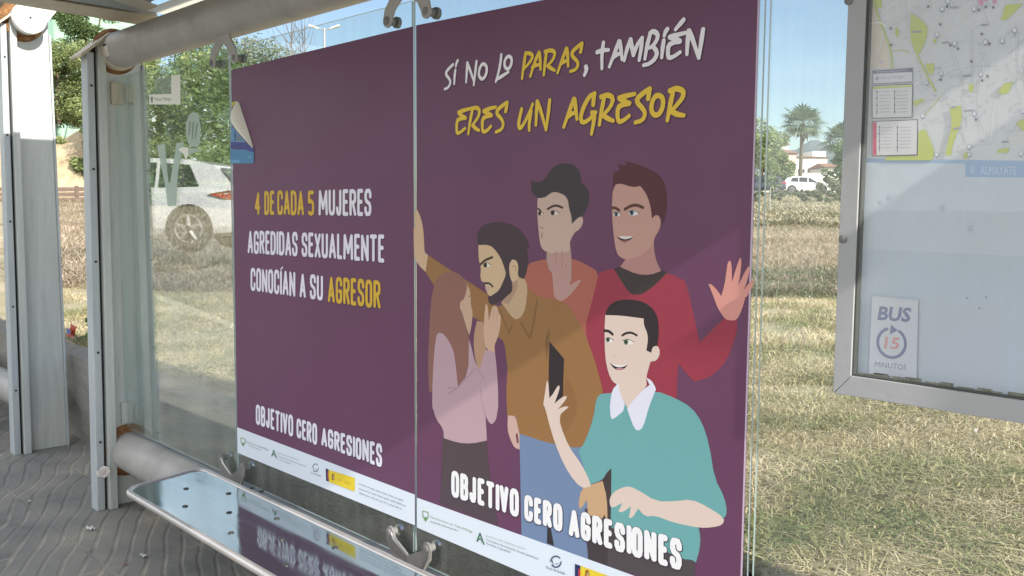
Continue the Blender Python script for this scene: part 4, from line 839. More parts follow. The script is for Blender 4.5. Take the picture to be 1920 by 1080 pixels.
for k in range(230):       # faint streets
    x0, y0 = rr.uniform(130, 1500), rr.uniform(-330, 920); a = rr.choice([rr.uniform(-.5, .1), rr.uniform(1.1, 1.8), rr.uniform(-.9, -.5)]); l = rr.uniform(60, 330)
    pts = [(x0+math.cos(a)*l*t+rr.uniform(-8, 8), y0+math.sin(a)*l*t+rr.uniform(-8, 8)) for t in (0, .33, .66, 1)]
    pts = [q for q in pts if q[1] < 930 and q[0] > 110]
    if len(pts) > 1: M.line('map_print', rr.choice([(188, 192, 198), (226, 228, 230), (192, 195, 198)]), z(*pts), rr.choice([.7, 1., 1.4]))
for k in range(150):       # small built blocks
    x0, y0 = rr.uniform(130, 1500), rr.uniform(-330, 920); M.shape('map_print', rr.choice([(194, 197, 204), (200, 200, 200), (214, 210, 206), (190, 192, 204)]), z((x0, y0), (x0+rr.uniform(8, 30), y0+rr.uniform(-8, 5)), (x0+rr.uniform(8, 26), y0+rr.uniform(8, 20)), (x0-2, y0+14)), 0)
for pts in (((120, -60), (172, -20), (172, 45), (140, 45), (128, 10)), ((345, 82), (410, 118), (445, 160), (440, 215), (405, 310), (375, 325), (345, 250), (340, 170)), ((255, 160), (278, 190), (262, 225), (250, 200)),
            ((905, 30), (960, 25), (1012, 20), (960, 75), (905, 125), (880, 120)), ((430, 380), (480, 378), (485, 420), (465, 450), (440, 420)), ((355, 605), (415, 588), (425, 600), (370, 632)), ((470, 240), (500, 230), (490, 265)),
            ((390, 780), (430, 770), (470, 850), (486, 920), (470, 955), (190, 955), (200, 930), (385, 928)), ((690, 500), (720, 505), (712, 550), (688, 545)), ((860, 550), (900, 495), (950, 490), (930, 550), (895, 565)),
            ((575, 640), (640, 630), (650, 700), (625, 780), (590, 870), (585, 925), (550, 925), (565, 840), (590, 740)), ((970, 735), (1016, 705), (1080, 720), (1080, 760), (1010, 780)), ((860, 890), (930, 880), (920, 910), (860, 910)), ((660, 910), (690, 905), (685, 945), (660, 940)), ((1100, 150), (1200, 120), (1260, 260), (1150, 300)), ((1200, 560), (1300, 600), (1280, 760), (1190, 700))):
    M.shape('map_print', GRN, z(*pts), 1)
for pts, w_ in ((((120, 0), (160, 130), (205, 240), (230, 330), (232, 405)), 3), (((380, 320), (400, 365), (430, 430), (490, 545)), 3), (((240, 305), (300, 295), (330, 315)), 1.6), (((520, 575), (470, 640), (420, 690)), 1.5)): M.line('map_print', (190, 200, 110), z(*pts), w_)
M.line('map_print', (232, 234, 234), z((100, 145), (160, 130), (200, 160)), 2)
for k in range(9): M.ell('map_print', (214, 150, 180), *z((755+rr.uniform(0, 90), rr.uniform(-20, 30)))[0], 4, 4)
for x0, y0, k in ((530, 55, 1), (720, 55, 1), (565, 10, 1), (500, 208, .9), (605, 262, 1), (788, 252, 1), (888, 245, 1), (962, 182, 1.1), (415, 692, .9), (760, 445, .9), (722, 680, .9), (692, 875, .9), (692, 922, .8), (498, 922, .9), (525, 440, .8), (438, 495, .8), (1000, 918, .9), (1010, 665, .8)):
    cx_, cy_ = z((x0, y0))[0]; M.ell('map_print', (150, 156, 178), cx_, cy_, 4.6*k, 5.6*k); M.ell('map_print', (222, 224, 230), cx_, cy_-.6, 3.4*k, 4.2*k); M.shape('map_print', (130, 136, 160), [(cx_-2*k, cy_+4.6*k), (cx_+2*k, cy_+4.6*k), (cx_, cy_+7.5*k)], 0)
for x0, y0 in ((520, 146), (625, 290), (580, 270), (812, 262), (705, 367), (800, 455), (732, 712), (448, 40), (522, 474), (560, 40), (750, 60), (835, 45), (790, 42), (765, 203), (768, 480), (225, 170), (228, 268)):
    M.ell('map_print', rr.choice([(120, 122, 140), (140, 120, 130), (112, 112, 126)]), *z((x0, y0))[0], 2.6, 2.9, 10)
for x0, y0, l in ((600, 45, 40), (550, 255, 34), (782, 150, 34), (680, 452, 50), (690, 660, 50), (380, 190, 50), (905, 845, 36), (620, 765, 36), (600, 640, 24)): M.line('map_print', (158, 160, 170), z((x0-l/2, y0), (x0+l/2, y0-2)), 3.4, 0)
for q in ((1667, 370), (1767, 390), (1820, 428)): M.ell('legend_panel', (166, 178, 200), *q, 4, 5); M.ell('legend_panel', (192, 201, 214), q[0], q[1]-.5, 2.6, 3.4)
for q in ((1814, 559), (1850, 557), (1837, 578)): M.ell('legend_panel', (120, 118, 124), *q, 1.6, 1.4, 8)
M.done(mapt)
def notice(label, c, corners, extra, y):
    P = Print(y, .000006); q = [P.p(*z(k)[0]) for k in corners]
    mb = MB(); mb.prism([(a, y+.0008, b_) for a, b_ in q], (0, -.0008, 0)); o = mb.build('notice', ink(c)); tag(o, label, 'notice'); extra(P); P.done(o); return o
YN = YM-.0022
def ex1(P):
    P.shape('heading', (112, 112, 140), z((114, 420), (352, 404), (352, 428), (114, 440)), 0); P.bars('heading', (160, 162, 180), z((135, 420), (330, 408), (330, 424), (135, 436)), 5); P.text('lettering', (168, 172, 188), 'Vélez-Málaga', z((155, 458), (300, 446), (300, 466), (155, 480))); P.ell('lettering', (160, 164, 184), *z((142, 467))[0], 3, 4)
    P.line('border', (120, 118, 132), z((115, 420), (116, 500), (352, 486), (352, 404)), .9, 0)
notice('small white notice with violet heading, topmost of three on the map', (212, 212, 220), [(114, 420), (352, 404), (352, 486), (116, 500)], ex1, YN)
def tt_(P, col, q, vert):
    (x0, y0), (x1, y1) = q
    P.line('border', (84, 78, 88), z((x0, y0+12), (x1, y0), (x1-3, y1-3), (x0, y1+4), (x0, y0+12)), 1.3, 0)
    if vert: P.shape('heading', col, z((x0+4, y0+16), (x0+26, y0+14), (x0+26, y1-2), (x0+4, y1)), 0)
    else: P.shape('heading', col, z((x0+5, y0+17), (x1-5, y0+5), (x1-5, y0+17), (x0+5, y0+30)), 0)
    for cx_ in (x0+.12*(x1-x0)+(12 if vert else 0), x0+.56*(x1-x0)):
        P.line('lettering', (96, 92, 104), z((cx_, y0+40), (cx_, y1-20)), 1.1, 0)
        for k in range(7): P.bars('lettering', (162, 162, 172), z((cx_+12, y0+44+k*20), (cx_+80, y0+41+k*20), (cx_+80, y0+48+k*20), (cx_+12, y0+51+k*20)), k+int(cx_), .5)
        for k in range(4): P.ell('lettering', (96, 92, 104), *z((cx_, y0+45+k*40))[0], 1.4, 1.6, 8)
notice('timetable notice with yellow-green heading bar, middle of three on the map', (214, 214, 218), [(112, 514), (352, 498), (349, 700), (112, 708)], lambda P: tt_(P, GRN, ((112, 500), (352, 700)), False), YN)
notice('timetable notice with crimson bar on its left, lowest of three on the map', (216, 214, 218), [(112, 722), (382, 712), (380, 922), (110, 930)], lambda P: tt_(P, (206, 84, 112), ((112, 712), (382, 924)), True), YN)
z = Zm(1600, 540, 4.153)
def exb(P):
    BL_ = (124, 130, 162)
    P.text('lettering', BL_, 'BUS', z((205, 140), (458, 152), (440, 270), (186, 250)), .035, .0)
    P.text('lettering', (206, 158, 158), '15', z((250, 378), (366, 388), (354, 480), (236, 472)), .03)
    P.text('lettering', BL_, 'MINUTOS', z((172, 572), (416, 596), (412, 642), (166, 612)), .0)
    cx_, cy_ = 298, 428
    P.line('arrow', BL_, z(*[(cx_+108*math.cos(R(a)), cy_+114*math.sin(R(a))+.06*108*math.cos(R(a))) for a in range(20, 262, 11)]), 5.6)
    for a in (-52, -36, -20, -5, 9): P.line('arrow', BL_, z(*[(cx_+108*math.cos(R(a+t)), cy_+114*math.sin(R(a+t))+.06*108*math.cos(R(a))) for t in (-5, 0, 5)]), 5.4)
    P.shape('arrow', BL_, z((292, 284), (348, 330), (284, 362)), 0)
notice('white bus notice with an arrow ring around the number 15 in the map case', (200, 204, 214), [(146, 62), (505, 95), (492, 705), (120, 665)], exb, YM-.004)
# ------------------------------------------------------------------ foliage builders
def cloud_mesh(name, V, F3, m, parent=None):
    """fast mesh from numpy: V (n,3), F (k,3|4)"""
    me = bpy.data.meshes.new(name); nv, nf, k = len(V), len(F3), F3.shape[1]
    me.vertices.add(nv); me.vertices.foreach_set('co', V.astype(np.float32).ravel()); me.loops.add(nf*k); me.loops.foreach_set('vertex_index', F3.astype(np.int32).ravel())
    me.polygons.add(nf); me.polygons.foreach_set('loop_start', np.arange(0, nf*k, k, dtype=np.int32)); me.polygons.foreach_set('loop_total', np.full(nf, k, dtype=np.int32))
    me.update(calc_edges=True); me.materials.append(m); o = bpy.data.objects.new(name, me); COL.objects.link(o)
    if parent is not None: o.parent = parent; o.matrix_parent_inverse = root_loc(parent)
    return o
def leaves(centers, size, aspect=.5, droop=.3):
    n = len(centers); a = rng.normal(size=(n, 3)); a[:, 2] = a[:, 2]*.6-droop; a /= np.linalg.norm(a, axis=1)[:, None]
    b = np.cross(a, rng.normal(size=(n, 3))); b /= np.linalg.norm(b, axis=1)[:, None]
    s = size*rng.uniform(.6, 1.4, n)[:, None]
    V = np.stack([centers-a*s*.5, centers+b*s*aspect*.5, centers+a*s*.5, centers-b*s*aspect*.5], 1).reshape(-1, 3)
    return V, np.arange(4*n).reshape(-1, 4)
def blobs(base, w, d, h, nb, low=.25):
    out = []
    for k in range(nb):
        u = random.uniform(0, 2*math.pi); r = math.sqrt(random.random()); zz = random.uniform(low, .92)
        f = math.sqrt(max(.05, 1-((zz-.45)/.6)**2))
        out.append((base[0]+math.cos(u)*r*w*.42*f, base[1]+math.sin(u)*r*d*.42*f, base[2]+zz*h, random.uniform(.13, .26)*min(w, h)))
    return out
def fill(bl, n):
    bl = np.array(bl); k = rng.choice(len(bl), n, p=bl[:, 3]**2/np.sum(bl[:, 3]**2)); c = bl[k]
    d = rng.normal(size=(n, 3)); d /= np.linalg.norm(d, axis=1)[:, None]; r = c[:, 3]*rng.uniform(.45, 1.0, n)**.6*rng.uniform(.8, 1.2, n)
    return c[:, :3]+d*r[:, None]*np.array([1, 1, .8])
bark = noisy('bark', [(.3, (.09, .07, .05)), (.7, (.19, .15, .11))], 9, 6, .9, .5, 40, stretch=(1, 1, .3))
def tree(name, base, w, h, n, leaf, m, label, cat='tree', group=None, nb=14, low=.2, depth=None, aspect=.5):
    t = thing(name, base, label, cat, group); d = depth or w
    bl = blobs(base, w, d, h, nb, low); V, F = leaves(fill(bl, n), leaf, aspect); cloud_mesh('crown', V, F, m, t)
    mb = MB(); b0 = Vector(base); top = b0+Vector((0, 0, h*.55)); r = .035*h*.5+.03
    mb.tube([b0-Vector((0, 0, .15)), b0+Vector((.04*w*random.uniform(-1, 1), 0, h*.25)), top], [r, r*.75, r*.4], 9)
    for q in random.sample(bl, min(7, len(bl))):
        e = Vector(q[:3]); s_ = b0.lerp(top, random.uniform(.3, .9)); mb.tube([s_, s_.lerp(e, .5)+Vector((0, 0, .05*h)), e], [r*.4, r*.25, r*.08], 6)
    mb.build('trunk', bark, t, smooth=True); return t
G1 = leafy('olive_leaves', [(0, (.10, .135, .05)), (.45, (.21, .27, .105)), (.8, (.32, .37, .17)), (1, (.40, .44, .24))])
G2 = leafy('deep_leaves', [(0, (.06, .095, .035)), (.5, (.13, .195, .07)), (1, (.24, .31, .13))])
G3 = leafy('grey_leaves', [(0, (.08, .105, .055)), (.5, (.17, .20, .12)), (1, (.30, .32, .21))])
G4 = leafy('dry_weeds', [(0, (.20, .215, .125)), (.4, (.38, .35, .23)), (.75, (.55, .47, .34)), (1, (.66, .58, .45))], pscale=.4)
GP = leafy('palm_leaf', [(0, (.09, .13, .06)), (.5, (.19, .26, .14)), (1, (.34, .40, .25))], pscale=1.2)
def gp(px, Z, py=388):           # a point on the field under a picture column
    q = at(px, py, Z); return Vector((q.x, q.y, float(gz(q.x, q.y))))

# left side: sandy bank with bushes and trees, brown fence at its foot
bankm = noisy('sandy_bank', [(.30, (.17, .14, .085)), (.42, (.33, .26, .16)), (.55, (.44, .36, .235)), (.72, (.52, .44, .31))], 1.1, 10, .95, 1., 7, wob=.68)
mb = MB(); pr = []
for k in range(25):
    px = -160+k*22; e = math.sin(k*.9)*.25+math.sin(k*2.3)*.12; hh = 2.6+e if px < 235 else 2.6+e-(px-235)/120*1.6
    b0 = at(px, 386, 30.5); b0.z = float(gz(b0.x, b0.y))-.1; dirv = (FW+RT*((px-960)/FPX)); dirv.z = 0; dirv.normalize()
    pr.append([b0, b0+dirv*.8+Vector((0, 0, hh*.55)), b0+dirv*1.9+Vector((0, 0, hh*.92)), b0+dirv*3.2+Vector((0, 0, hh)), b0+dirv*9+Vector((0, 0, hh+.5)), b0+dirv*14+Vector((0, 0, -.5))])
vs = [q for r_ in pr for q in r_]; mb.mesh(vs, [(i*6+j, (i+1)*6+j, (i+1)*6+j+1, i*6+j+1) for i in range(24) for j in range(5)])
bk = mb.build('sandy_bank', bankm, smooth=True); tag(bk, kind='structure'); ss = bk.modifiers.new('s', 'SUBSURF'); ss.levels = ss.render_levels = 2
brown = noisy('weathered_boards', [(.3, (.11, .078, .06)), (.7, (.21, .155, .125))], 4, 7, .9, .4, 30, stretch=(1, 1, 8))
fn = thing('board_fence', gp(110, 28.5), 'low weathered brown board fence at the foot of the sandy bank', 'fence')
pts = [gp(px, 28.5+(px-100)*.004) for px in range(-60, 240, 20)]
for k in range(3):
    mb = MB()
    for a, b_ in zip(pts[:-1], pts[1:]):
        z0 = .02+k*.16; zz = lambda q, e: (q.x, q.y, q.z+e); mb.mesh([zz(a, z0), zz(b_, z0), zz(b_, z0+.135), zz(a, z0+.135)], [(0, 1, 2, 3)])
    o = mb.build('rail', brown, fn); sd = o.modifiers.new('t', 'SOLIDIFY'); sd.thickness = .03
for q in pts[::2]:
    mb = MB(); mb.box((q.x-.05, q.y+.03, q.z-.1), (q.x+.05, q.y+.12, q.z+.52)); mb.build('fence_post', brown, fn)
# trees and bushes above the bank and behind the left pane
for px, Z, wd, hh, n, lf, m, lab, zoff in (
    (118, 36.5, 5.6, 3.3, 43350, .105, G1, 'bright olive bush on the sandy bank between the two shelter posts', 2.95),
    (30, 37, 4.6, 3.3, 26010, .105, G1, 'olive tree on the sandy bank, hidden behind the sunlit far post', 2.95),
    (172, 41, 3.2, 9.0, 26010, .105, G2, 'tall dark tree with sky gaps, above the olive bush by the green building', 1.6),
    (262, 33, 2.6, 5.2, 34680, .105, G1, 'olive tree behind the near shelter post', .4),
    (310, 31, 5.0, 5.2, 46000, .10, G1, 'dense olive tree seen through the left pane, behind the hand-shaped film', .1),
    (400, 32.5, 4.8, 5.3, 46000, .10, G2, 'darker green tree seen through the left pane, next to the left poster', .1),
    (490, 36, 4.5, 6.6, 26010, .105, G3, 'grey-green tree whose top shows just above the left poster', .1),
    (560, 40, 4.5, 5.9, 17340, .105, G3, 'grey-green tree hidden behind the left poster', .1),
    ):
    b = gp(px, Z); b.z += zoff; tree('bushy_tree', b, wd, hh, n, lf, m, lab, group='trees behind the field', nb=22, low=.52 if px == 172 else .08)
for px, Z, wd, hh, lab in ((270, 27.5, 3.2, 1.9, 'low dark shrub at the field edge behind the near post'), (345, 27, 4.2, 2.1, 'low dark shrub under the dense olive tree'), (430, 28, 3.6, 2.1, 'low dark shrub beside the left poster edge'), (100, 32.3, .8, .5, 'tiny shrub on the slope of the sandy bank'), (168, 31.2, 1.1, 2.2, 'upright shrub at the right end of the sandy bank')):
    b = gp(px, Z); b.z += (1.7 if px == 100 else .5) if px < 170 else -.1; tree('shrub', b, wd, hh, 4200, .13, G2 if px > 200 else G1, lab, 'shrub', 'shrubs at the field edge', nb=12, low=.05)
# leafless saplings above the poster
for px, Z, hh, lab in ((548, 34, 8.0, 'thin leafless sapling left of the street lamp, the taller one'), (572, 35, 7.2, 'thin leafless sapling nearest the street lamp')):
    b = gp(px, Z); t = thing('bare_sapling', b, lab, 'tree', 'bare saplings'); mb = MB(); mb.tube([b, b+Vector((.1, 0, hh*.6)), b+Vector((0, .1, hh))], [.06, .035, .008], 6)
    for k in range(26):
        s_ = b+Vector((0, 0, hh*random.uniform(.45, .93))); a = random.uniform(0, 6.28); l = random.uniform(.4, 1.4); mb.tube([s_, s_+Vector((math.cos(a)*l*.5, math.sin(a)*l*.5, l*.6)), s_+Vector((math.cos(a)*l*.7, math.sin(a)*l*.7, l*1.3))], [.014, .009, .004], 4)
    mb.build('trunk', bark, t)
# green building at the left
gb = thing('green_building', gp(90, 47), 'tall pale green building with a ribbed corner behind the trees at far left', 'building')
gw = noisy('green_render', [(.3, (.27, .42, .32)), (.7, (.33, .48, .38))], .6, 6, .85); gd = mat('dark_green_trim', (.17, .29, .23), .8)
c0 = gp(110, 47); e1 = (RT*.93+FW*.36); e1.z = 0; e1.normalize(); e2 = (FW-RT*.5); e2.z = 0; e2.normalize(); H = 14
A_, B_, C_, D_ = c0-e1*16, c0, c0+e2*9, c0-e1*16+e2*9
mb = MB(); mb.hexa([A_, B_, C_, D_], [q+Vector((0, 0, H)) for q in (A_, B_, C_, D_)]); mb.build('wall', gw, gb)
pl = c0-e1*.35-e2*.16; mb = MB(); mb.hexa([pl, pl+e1*.42, pl+e1*.42+e2*.15, pl+e2*.15], [q+Vector((0, 0, H+.2)) for q in (pl, pl+e1*.42, pl+e1*.42+e2*.15, pl+e2*.15)]); mb.build('corner_pilaster', gd, gb)
for zz in (3.2, 6.2, 9.2): mb = MB(); q0 = A_-e2*.04+Vector((0, 0, zz)); q1 = B_-e2*.04-e1*.4+Vector((0, 0, zz)); mb.hexa([q0, q1, q1+e2*.03, q0+e2*.03], [q+Vector((0, 0, .09)) for q in (q0, q1, q1+e2*.03, q0+e2*.03)]); mb.build('storey_band', gd, gb)
c1_ = B_+e1*.05; mb = MB(); mb.hexa([c1_, c1_+e1*4.5+e2*1, c1_+e1*4.5+e2*8, c1_+e2*8], [q+Vector((0, 0, H-.6)) for q in (c1_, c1_+e1*4.5+e2*1, c1_+e1*4.5+e2*8, c1_+e2*8)]); mb.build('wing', gw, gb)
mb = MB(); mb.hexa([q+Vector((0, 0, H)) for q in (A_-e2*.2, B_-e2*.2+e1*.2, C_+e1*.2, D_)], [q+Vector((0, 0, H+.3)) for q in (A_-e2*.2, B_-e2*.2+e1*.2, C_+e1*.2, D_)]); mb.build('roof', gd, gb)

# double street lamp behind the poster
lb = gp(612, 42); lamp = thing('street_lamp', lb, 'grey street lamp with two white heads, above the left poster', 'street lamp'); hd = at(612, 58, 42)
galv = mat('galvanised', (.42, .43, .44), .5, .5); mb = MB(); mb.tube([lb, (lb.x, lb.y, hd.z)], [.10, .055], 10); mb.build('pole', galv, lamp, smooth=True)
side = RT.copy(); side.z = 0; side.normalize()
for sg in (-1, 1):
    mb = MB(); s_ = Vector((lb.x, lb.y, hd.z-.1)); e = s_+side*sg*.55+Vector((0, 0, .14)); mb.tube([s_, e], .03, 6); ar = mb.build('arm', galv, lamp)
    mb = MB(); f = s_+side*sg*.15+Vector((0, 0, .06)); nrm = Vector((-side.y, side.x, 0)); ou = []
    q = [s_+side*sg*.25+Vector((0, 0, .02)), s_+side*sg*.70+Vector((0, 0, .16))]
    mb.hexa([q[0]-nrm*.08, q[1]-nrm*.15, q[1]+nrm*.15, q[0]+nrm*.08], [q[0]-nrm*.06+Vector((0, 0, .09)), q[1]-nrm*.12+Vector((0, 0, .10)), q[1]+nrm*.12+Vector((0, 0, .10)), q[0]+nrm*.06+Vector((0, 0, .09))])
    mb.build('lamp_head', white, lamp, bevel=.03)

# ------------------------------------------------------------------ right side background
def palm(base, H, Rr, label, seed, sc=1.):
    random.seed(seed); t = thing('fan_palm', base, label, 'palm tree', 'fan palms'); top = Vector(base)+Vector((.1, 0, H))
    mb = MB(); mb.tube([Vector(base)-Vector((0, 0, .3)), Vector(base)+Vector((.05, 0, H*.5)), top], [.24*sc, .19*sc, .21*sc], 10); mb.build('trunk', bark, t, smooth=True)
    V, F = [], []
    def fan(o, d, L_, ncol):
        d = d.normalized(); sdv = d.cross(Vector((0, 0, 1)));
        if sdv.length < .1: sdv = Vector((1, 0, 0))
        sdv.normalize(); up = sdv.cross(d); hub = o+d*L_*.5
        V.extend([o-sdv*.02, o+sdv*.02, hub+sdv*.02, hub-sdv*.02]); i = len(V)-4; F.append((i, i+1, i+2, i+3))
        for k in range(13):
            a = -1.75+3.5*k/12; dd = (d*math.cos(a)+sdv*math.sin(a)); r1 = L_*.62*(1-.12*abs(a)); tip = hub+dd*r1-Vector((0, 0, .26*r1*r1/L_+.10*abs(a)*r1)); mid = hub+dd*r1*.55+up*.02*(k % 2); w_ = Vector((-dd.y, dd.x, 0)); w_ = dd.cross(up).normalized()*r1*.07
            i = len(V); V.extend([hub, mid+w_, tip, mid-w_]); F.append((i, i+1, i+2, i+3))
    for k in range(46):
        a = k*2.39996; el = R(80-112*(k/45)**.9); L_ = Rr*random.uniform(.85, 1.1)*(.8 if k < 10 else 1)
        fan(top+Vector((0, 0, .1)), Vector((math.cos(a)*math.cos(el), math.sin(a)*math.cos(el), math.sin(el))), L_*.95, k)
    cloud_mesh('crown', np.array([tuple(v) for v in V]), np.array(F), GP, t)
    V, F = [], []
    for k in range(70):     # skirt of dead fronds
        a = random.uniform(0, 6.28); z0 = random.uniform(-.2, .25); l = random.uniform(.7, 1.5)*sc; o = top+Vector((math.cos(a)*.2, math.sin(a)*.2, z0)); e = o+Vector((math.cos(a)*.38*sc, math.sin(a)*.38*sc, -l)); w_ = Vector((-math.sin(a), math.cos(a), 0))*.11
        i = len(V); V.extend([o-w_*.4, o+w_*.4, e+w_, e-w_]); F.append((i, i+1, i+2, i+3))
    cloud_mesh('dead_frond_skirt', np.array([tuple(v) for v in V]), np.array(F), leafy('dead_fronds', [(0, (.10, .08, .05)), (1, (.26, .21, .14))]), t); return t
pb = gp(1498, 92); topz = at(1498, 236, 92).z
palm(pb, topz-pb.z, 2.5, 'tall fan palm standing alone behind the parked cars, seen through the right pane', 3)
pb = gp(1574, 84); palm(pb, at(1574, 268, 84).z-pb.z, 2.3, 'shorter fan palm half hidden by the frame of the map case', 5, .9)
for px, Z, wd, hh, n, m, lab in ((1448, 84, 3.6, 5.6, 7000, G1, 'leafy green tree left of the tall palm, behind the parked cars'), (1424, 78, 3.6, 6.0, 4000, G1, 'leafy green tree just past the right edge of the right poster'), (1575, 79, 3.4, 4.6, 4500, G2, 'dark bushy tree under the shorter palm'),
                             (1400, 86, 5, 7.5, 3000, G1, 'leafy green tree hidden behind the right poster'), (1640, 84, 6, 6, 3000, G2, 'dark bushy tree hidden behind the map case')):
    b = gp(px, Z); tree('leafy_tree', b, wd, hh, n, .24, m, lab, group='trees beyond the parked cars', nb=16, low=.12)
# houses beyond
plaster = noisy('white_plaster', [(.3, (.60, .57, .52)), (.7, (.72, .69, .64))], .5, 5, .9); pinkp = noisy('pink_plaster', [(.3, (.52, .36, .32)), (.7, (.62, .45, .40))], .5, 5, .9); tile = noisy('roof_tiles', [(.3, (.20, .10, .07)), (.7, (.36, .21, .15))], 3, 5, .9, .6, 14); wing_ = mat('dark_window', (.05, .05, .06), .25)
sd_ = side; dp = FW.copy(); dp.z = 0; dp.normalize()
def house(px0, px1, py_top, Z, dep, m, label, roofh=1.0, wins=(), flat=False):
    b = gp((px0+px1)/2, Z); wd = (px1-px0)/FPX*Z; z1 = at((px0+px1)/2, py_top, Z).z; t = thing('house', b, label, 'house', 'houses beyond the palms')
    q = [b-sd_*wd/2, b+sd_*wd/2, b+sd_*wd/2+dp*dep, b-sd_*wd/2+dp*dep]; lo_ = [Vector((p_.x, p_.y, b.z-1)) for p_ in q]; hi_ = [Vector((p_.x, p_.y, z1)) for p_ in q]; mb = MB(); mb.hexa(lo_, hi_); mb.build('wall', m, t)
    if not flat:
        ov = .35; g_ = [hi_[0]-sd_*ov-dp*ov, hi_[1]+sd_*ov-dp*ov, hi_[2]+sd_*ov+dp*ov, hi_[3]-sd_*ov+dp*ov]; r0 = (g_[0]+g_[3])/2+sd_*wd*.2+Vector((0, 0, roofh)); r1 = (g_[1]+g_[2])/2-sd_*wd*.2+Vector((0, 0, roofh))
        up_ = Vector((0, 0, .03)); g_ = [p_+up_ for p_ in g_]; mb = MB(); mb.mesh(g_+[r0, r1], [(0, 1, 5, 4), (1, 2, 5), (2, 3, 4, 5), (3, 0, 4), (3, 2, 1, 0)]); mb.build('roof', tile, t)
    else:
        mb = MB(); mb.hexa([p_+Vector((0, 0, .01)) for p_ in hi_], [p_+Vector((0, 0, .35)) for p_ in hi_]); mb.build('parapet', m, t)
    for u, v, ww, hh in wins:
        c = b-sd_*wd/2+sd_*u*wd-dp*.02; zc = b.z+(z1-b.z)*v; mb = MB(); mb.hexa([Vector((*(c-sd_*ww/2).xy, zc)), Vector((*(c+sd_*ww/2).xy, zc)), Vector((*(c+sd_*ww/2+dp*.015).xy, zc)), Vector((*(c-sd_*ww/2+dp*.015).xy, zc))], [Vector((*(c-sd_*ww/2).xy, zc+hh)), Vector((*(c+sd_*ww/2).xy, zc+hh)), Vector((*(c+sd_*ww/2+dp*.015).xy, zc+hh)), Vector((*(c-sd_*ww/2+dp*.015).xy, zc+hh))]); mb.build('window', wing_, t)
house(1466, 1490, 288, 112, 8, pinkp, 'pink house with a tiled roof just left of the tall palm trunk', .7, [(.3, .55, .8, .9), (.72, .55, .8, .9)])
house(1488, 1548, 296, 118, 9, plaster, 'long white house with a brown roof right of the tall palm trunk', .45, [(.2, .5, .9, .8), (.5, .5, .9, .8), (.8, .5, .9, .8)])
house(1520, 1545, 288, 150, 9, plaster, 'cream flat-roofed house behind the long white house', 1, [(.3, .7, 1, .9), (.7, .7, 1, .9)], True)
house(1450, 1474, 272, 135, 9, plaster, 'tall white house behind the leafy tree left of the palm', 1.2, [(.5, .7, 1, .9)])
house(1548, 1572, 314, 105, 6, plaster, 'small white house beside the shorter palm', .6, [(.5, .5, .8, .8)])
bw = thing('garden_wall', gp(1500, 100), 'low white garden wall in front of the houses', 'wall'); q0, q1 = gp(1430, 100), gp(1600, 100); mb = MB(); mb.hexa([q0, q1, q1+dp*.3, q0+dp*.3], [v+Vector((0, 0, 2.0)) for v in (q0, q1, q1+dp*.3, q0+dp*.3)]); mb.build('wall', plaster, bw)
mb = MB(); mb.hexa([v+Vector((0, 0, 2.002)) for v in (q0-dp*.04, q1-dp*.04, q1+dp*.34, q0+dp*.34)], [v+Vector((0, 0, 2.08)) for v in (q0-dp*.04, q1-dp*.04, q1+dp*.34, q0+dp*.34)]); mb.build('coping', kerbm, bw)
for k, (px, Z, hh) in enumerate(((1455, 92, .95), (1530, 93, .9), (1562, 90, 1.5), (1484, 94, .8))):
    b = gp(px, Z); tree('hedge_bush', b, 4.2, hh, 2600, .16, G2, ['dark hedge bush left of the palm foot', 'dark hedge bush right of the palm foot', 'tall dark hedge bush behind the front of the white car', 'lowest dark hedge bush at the palm foot'][k], 'bush', 'hedge behind the parked cars', nb=12, low=.05)

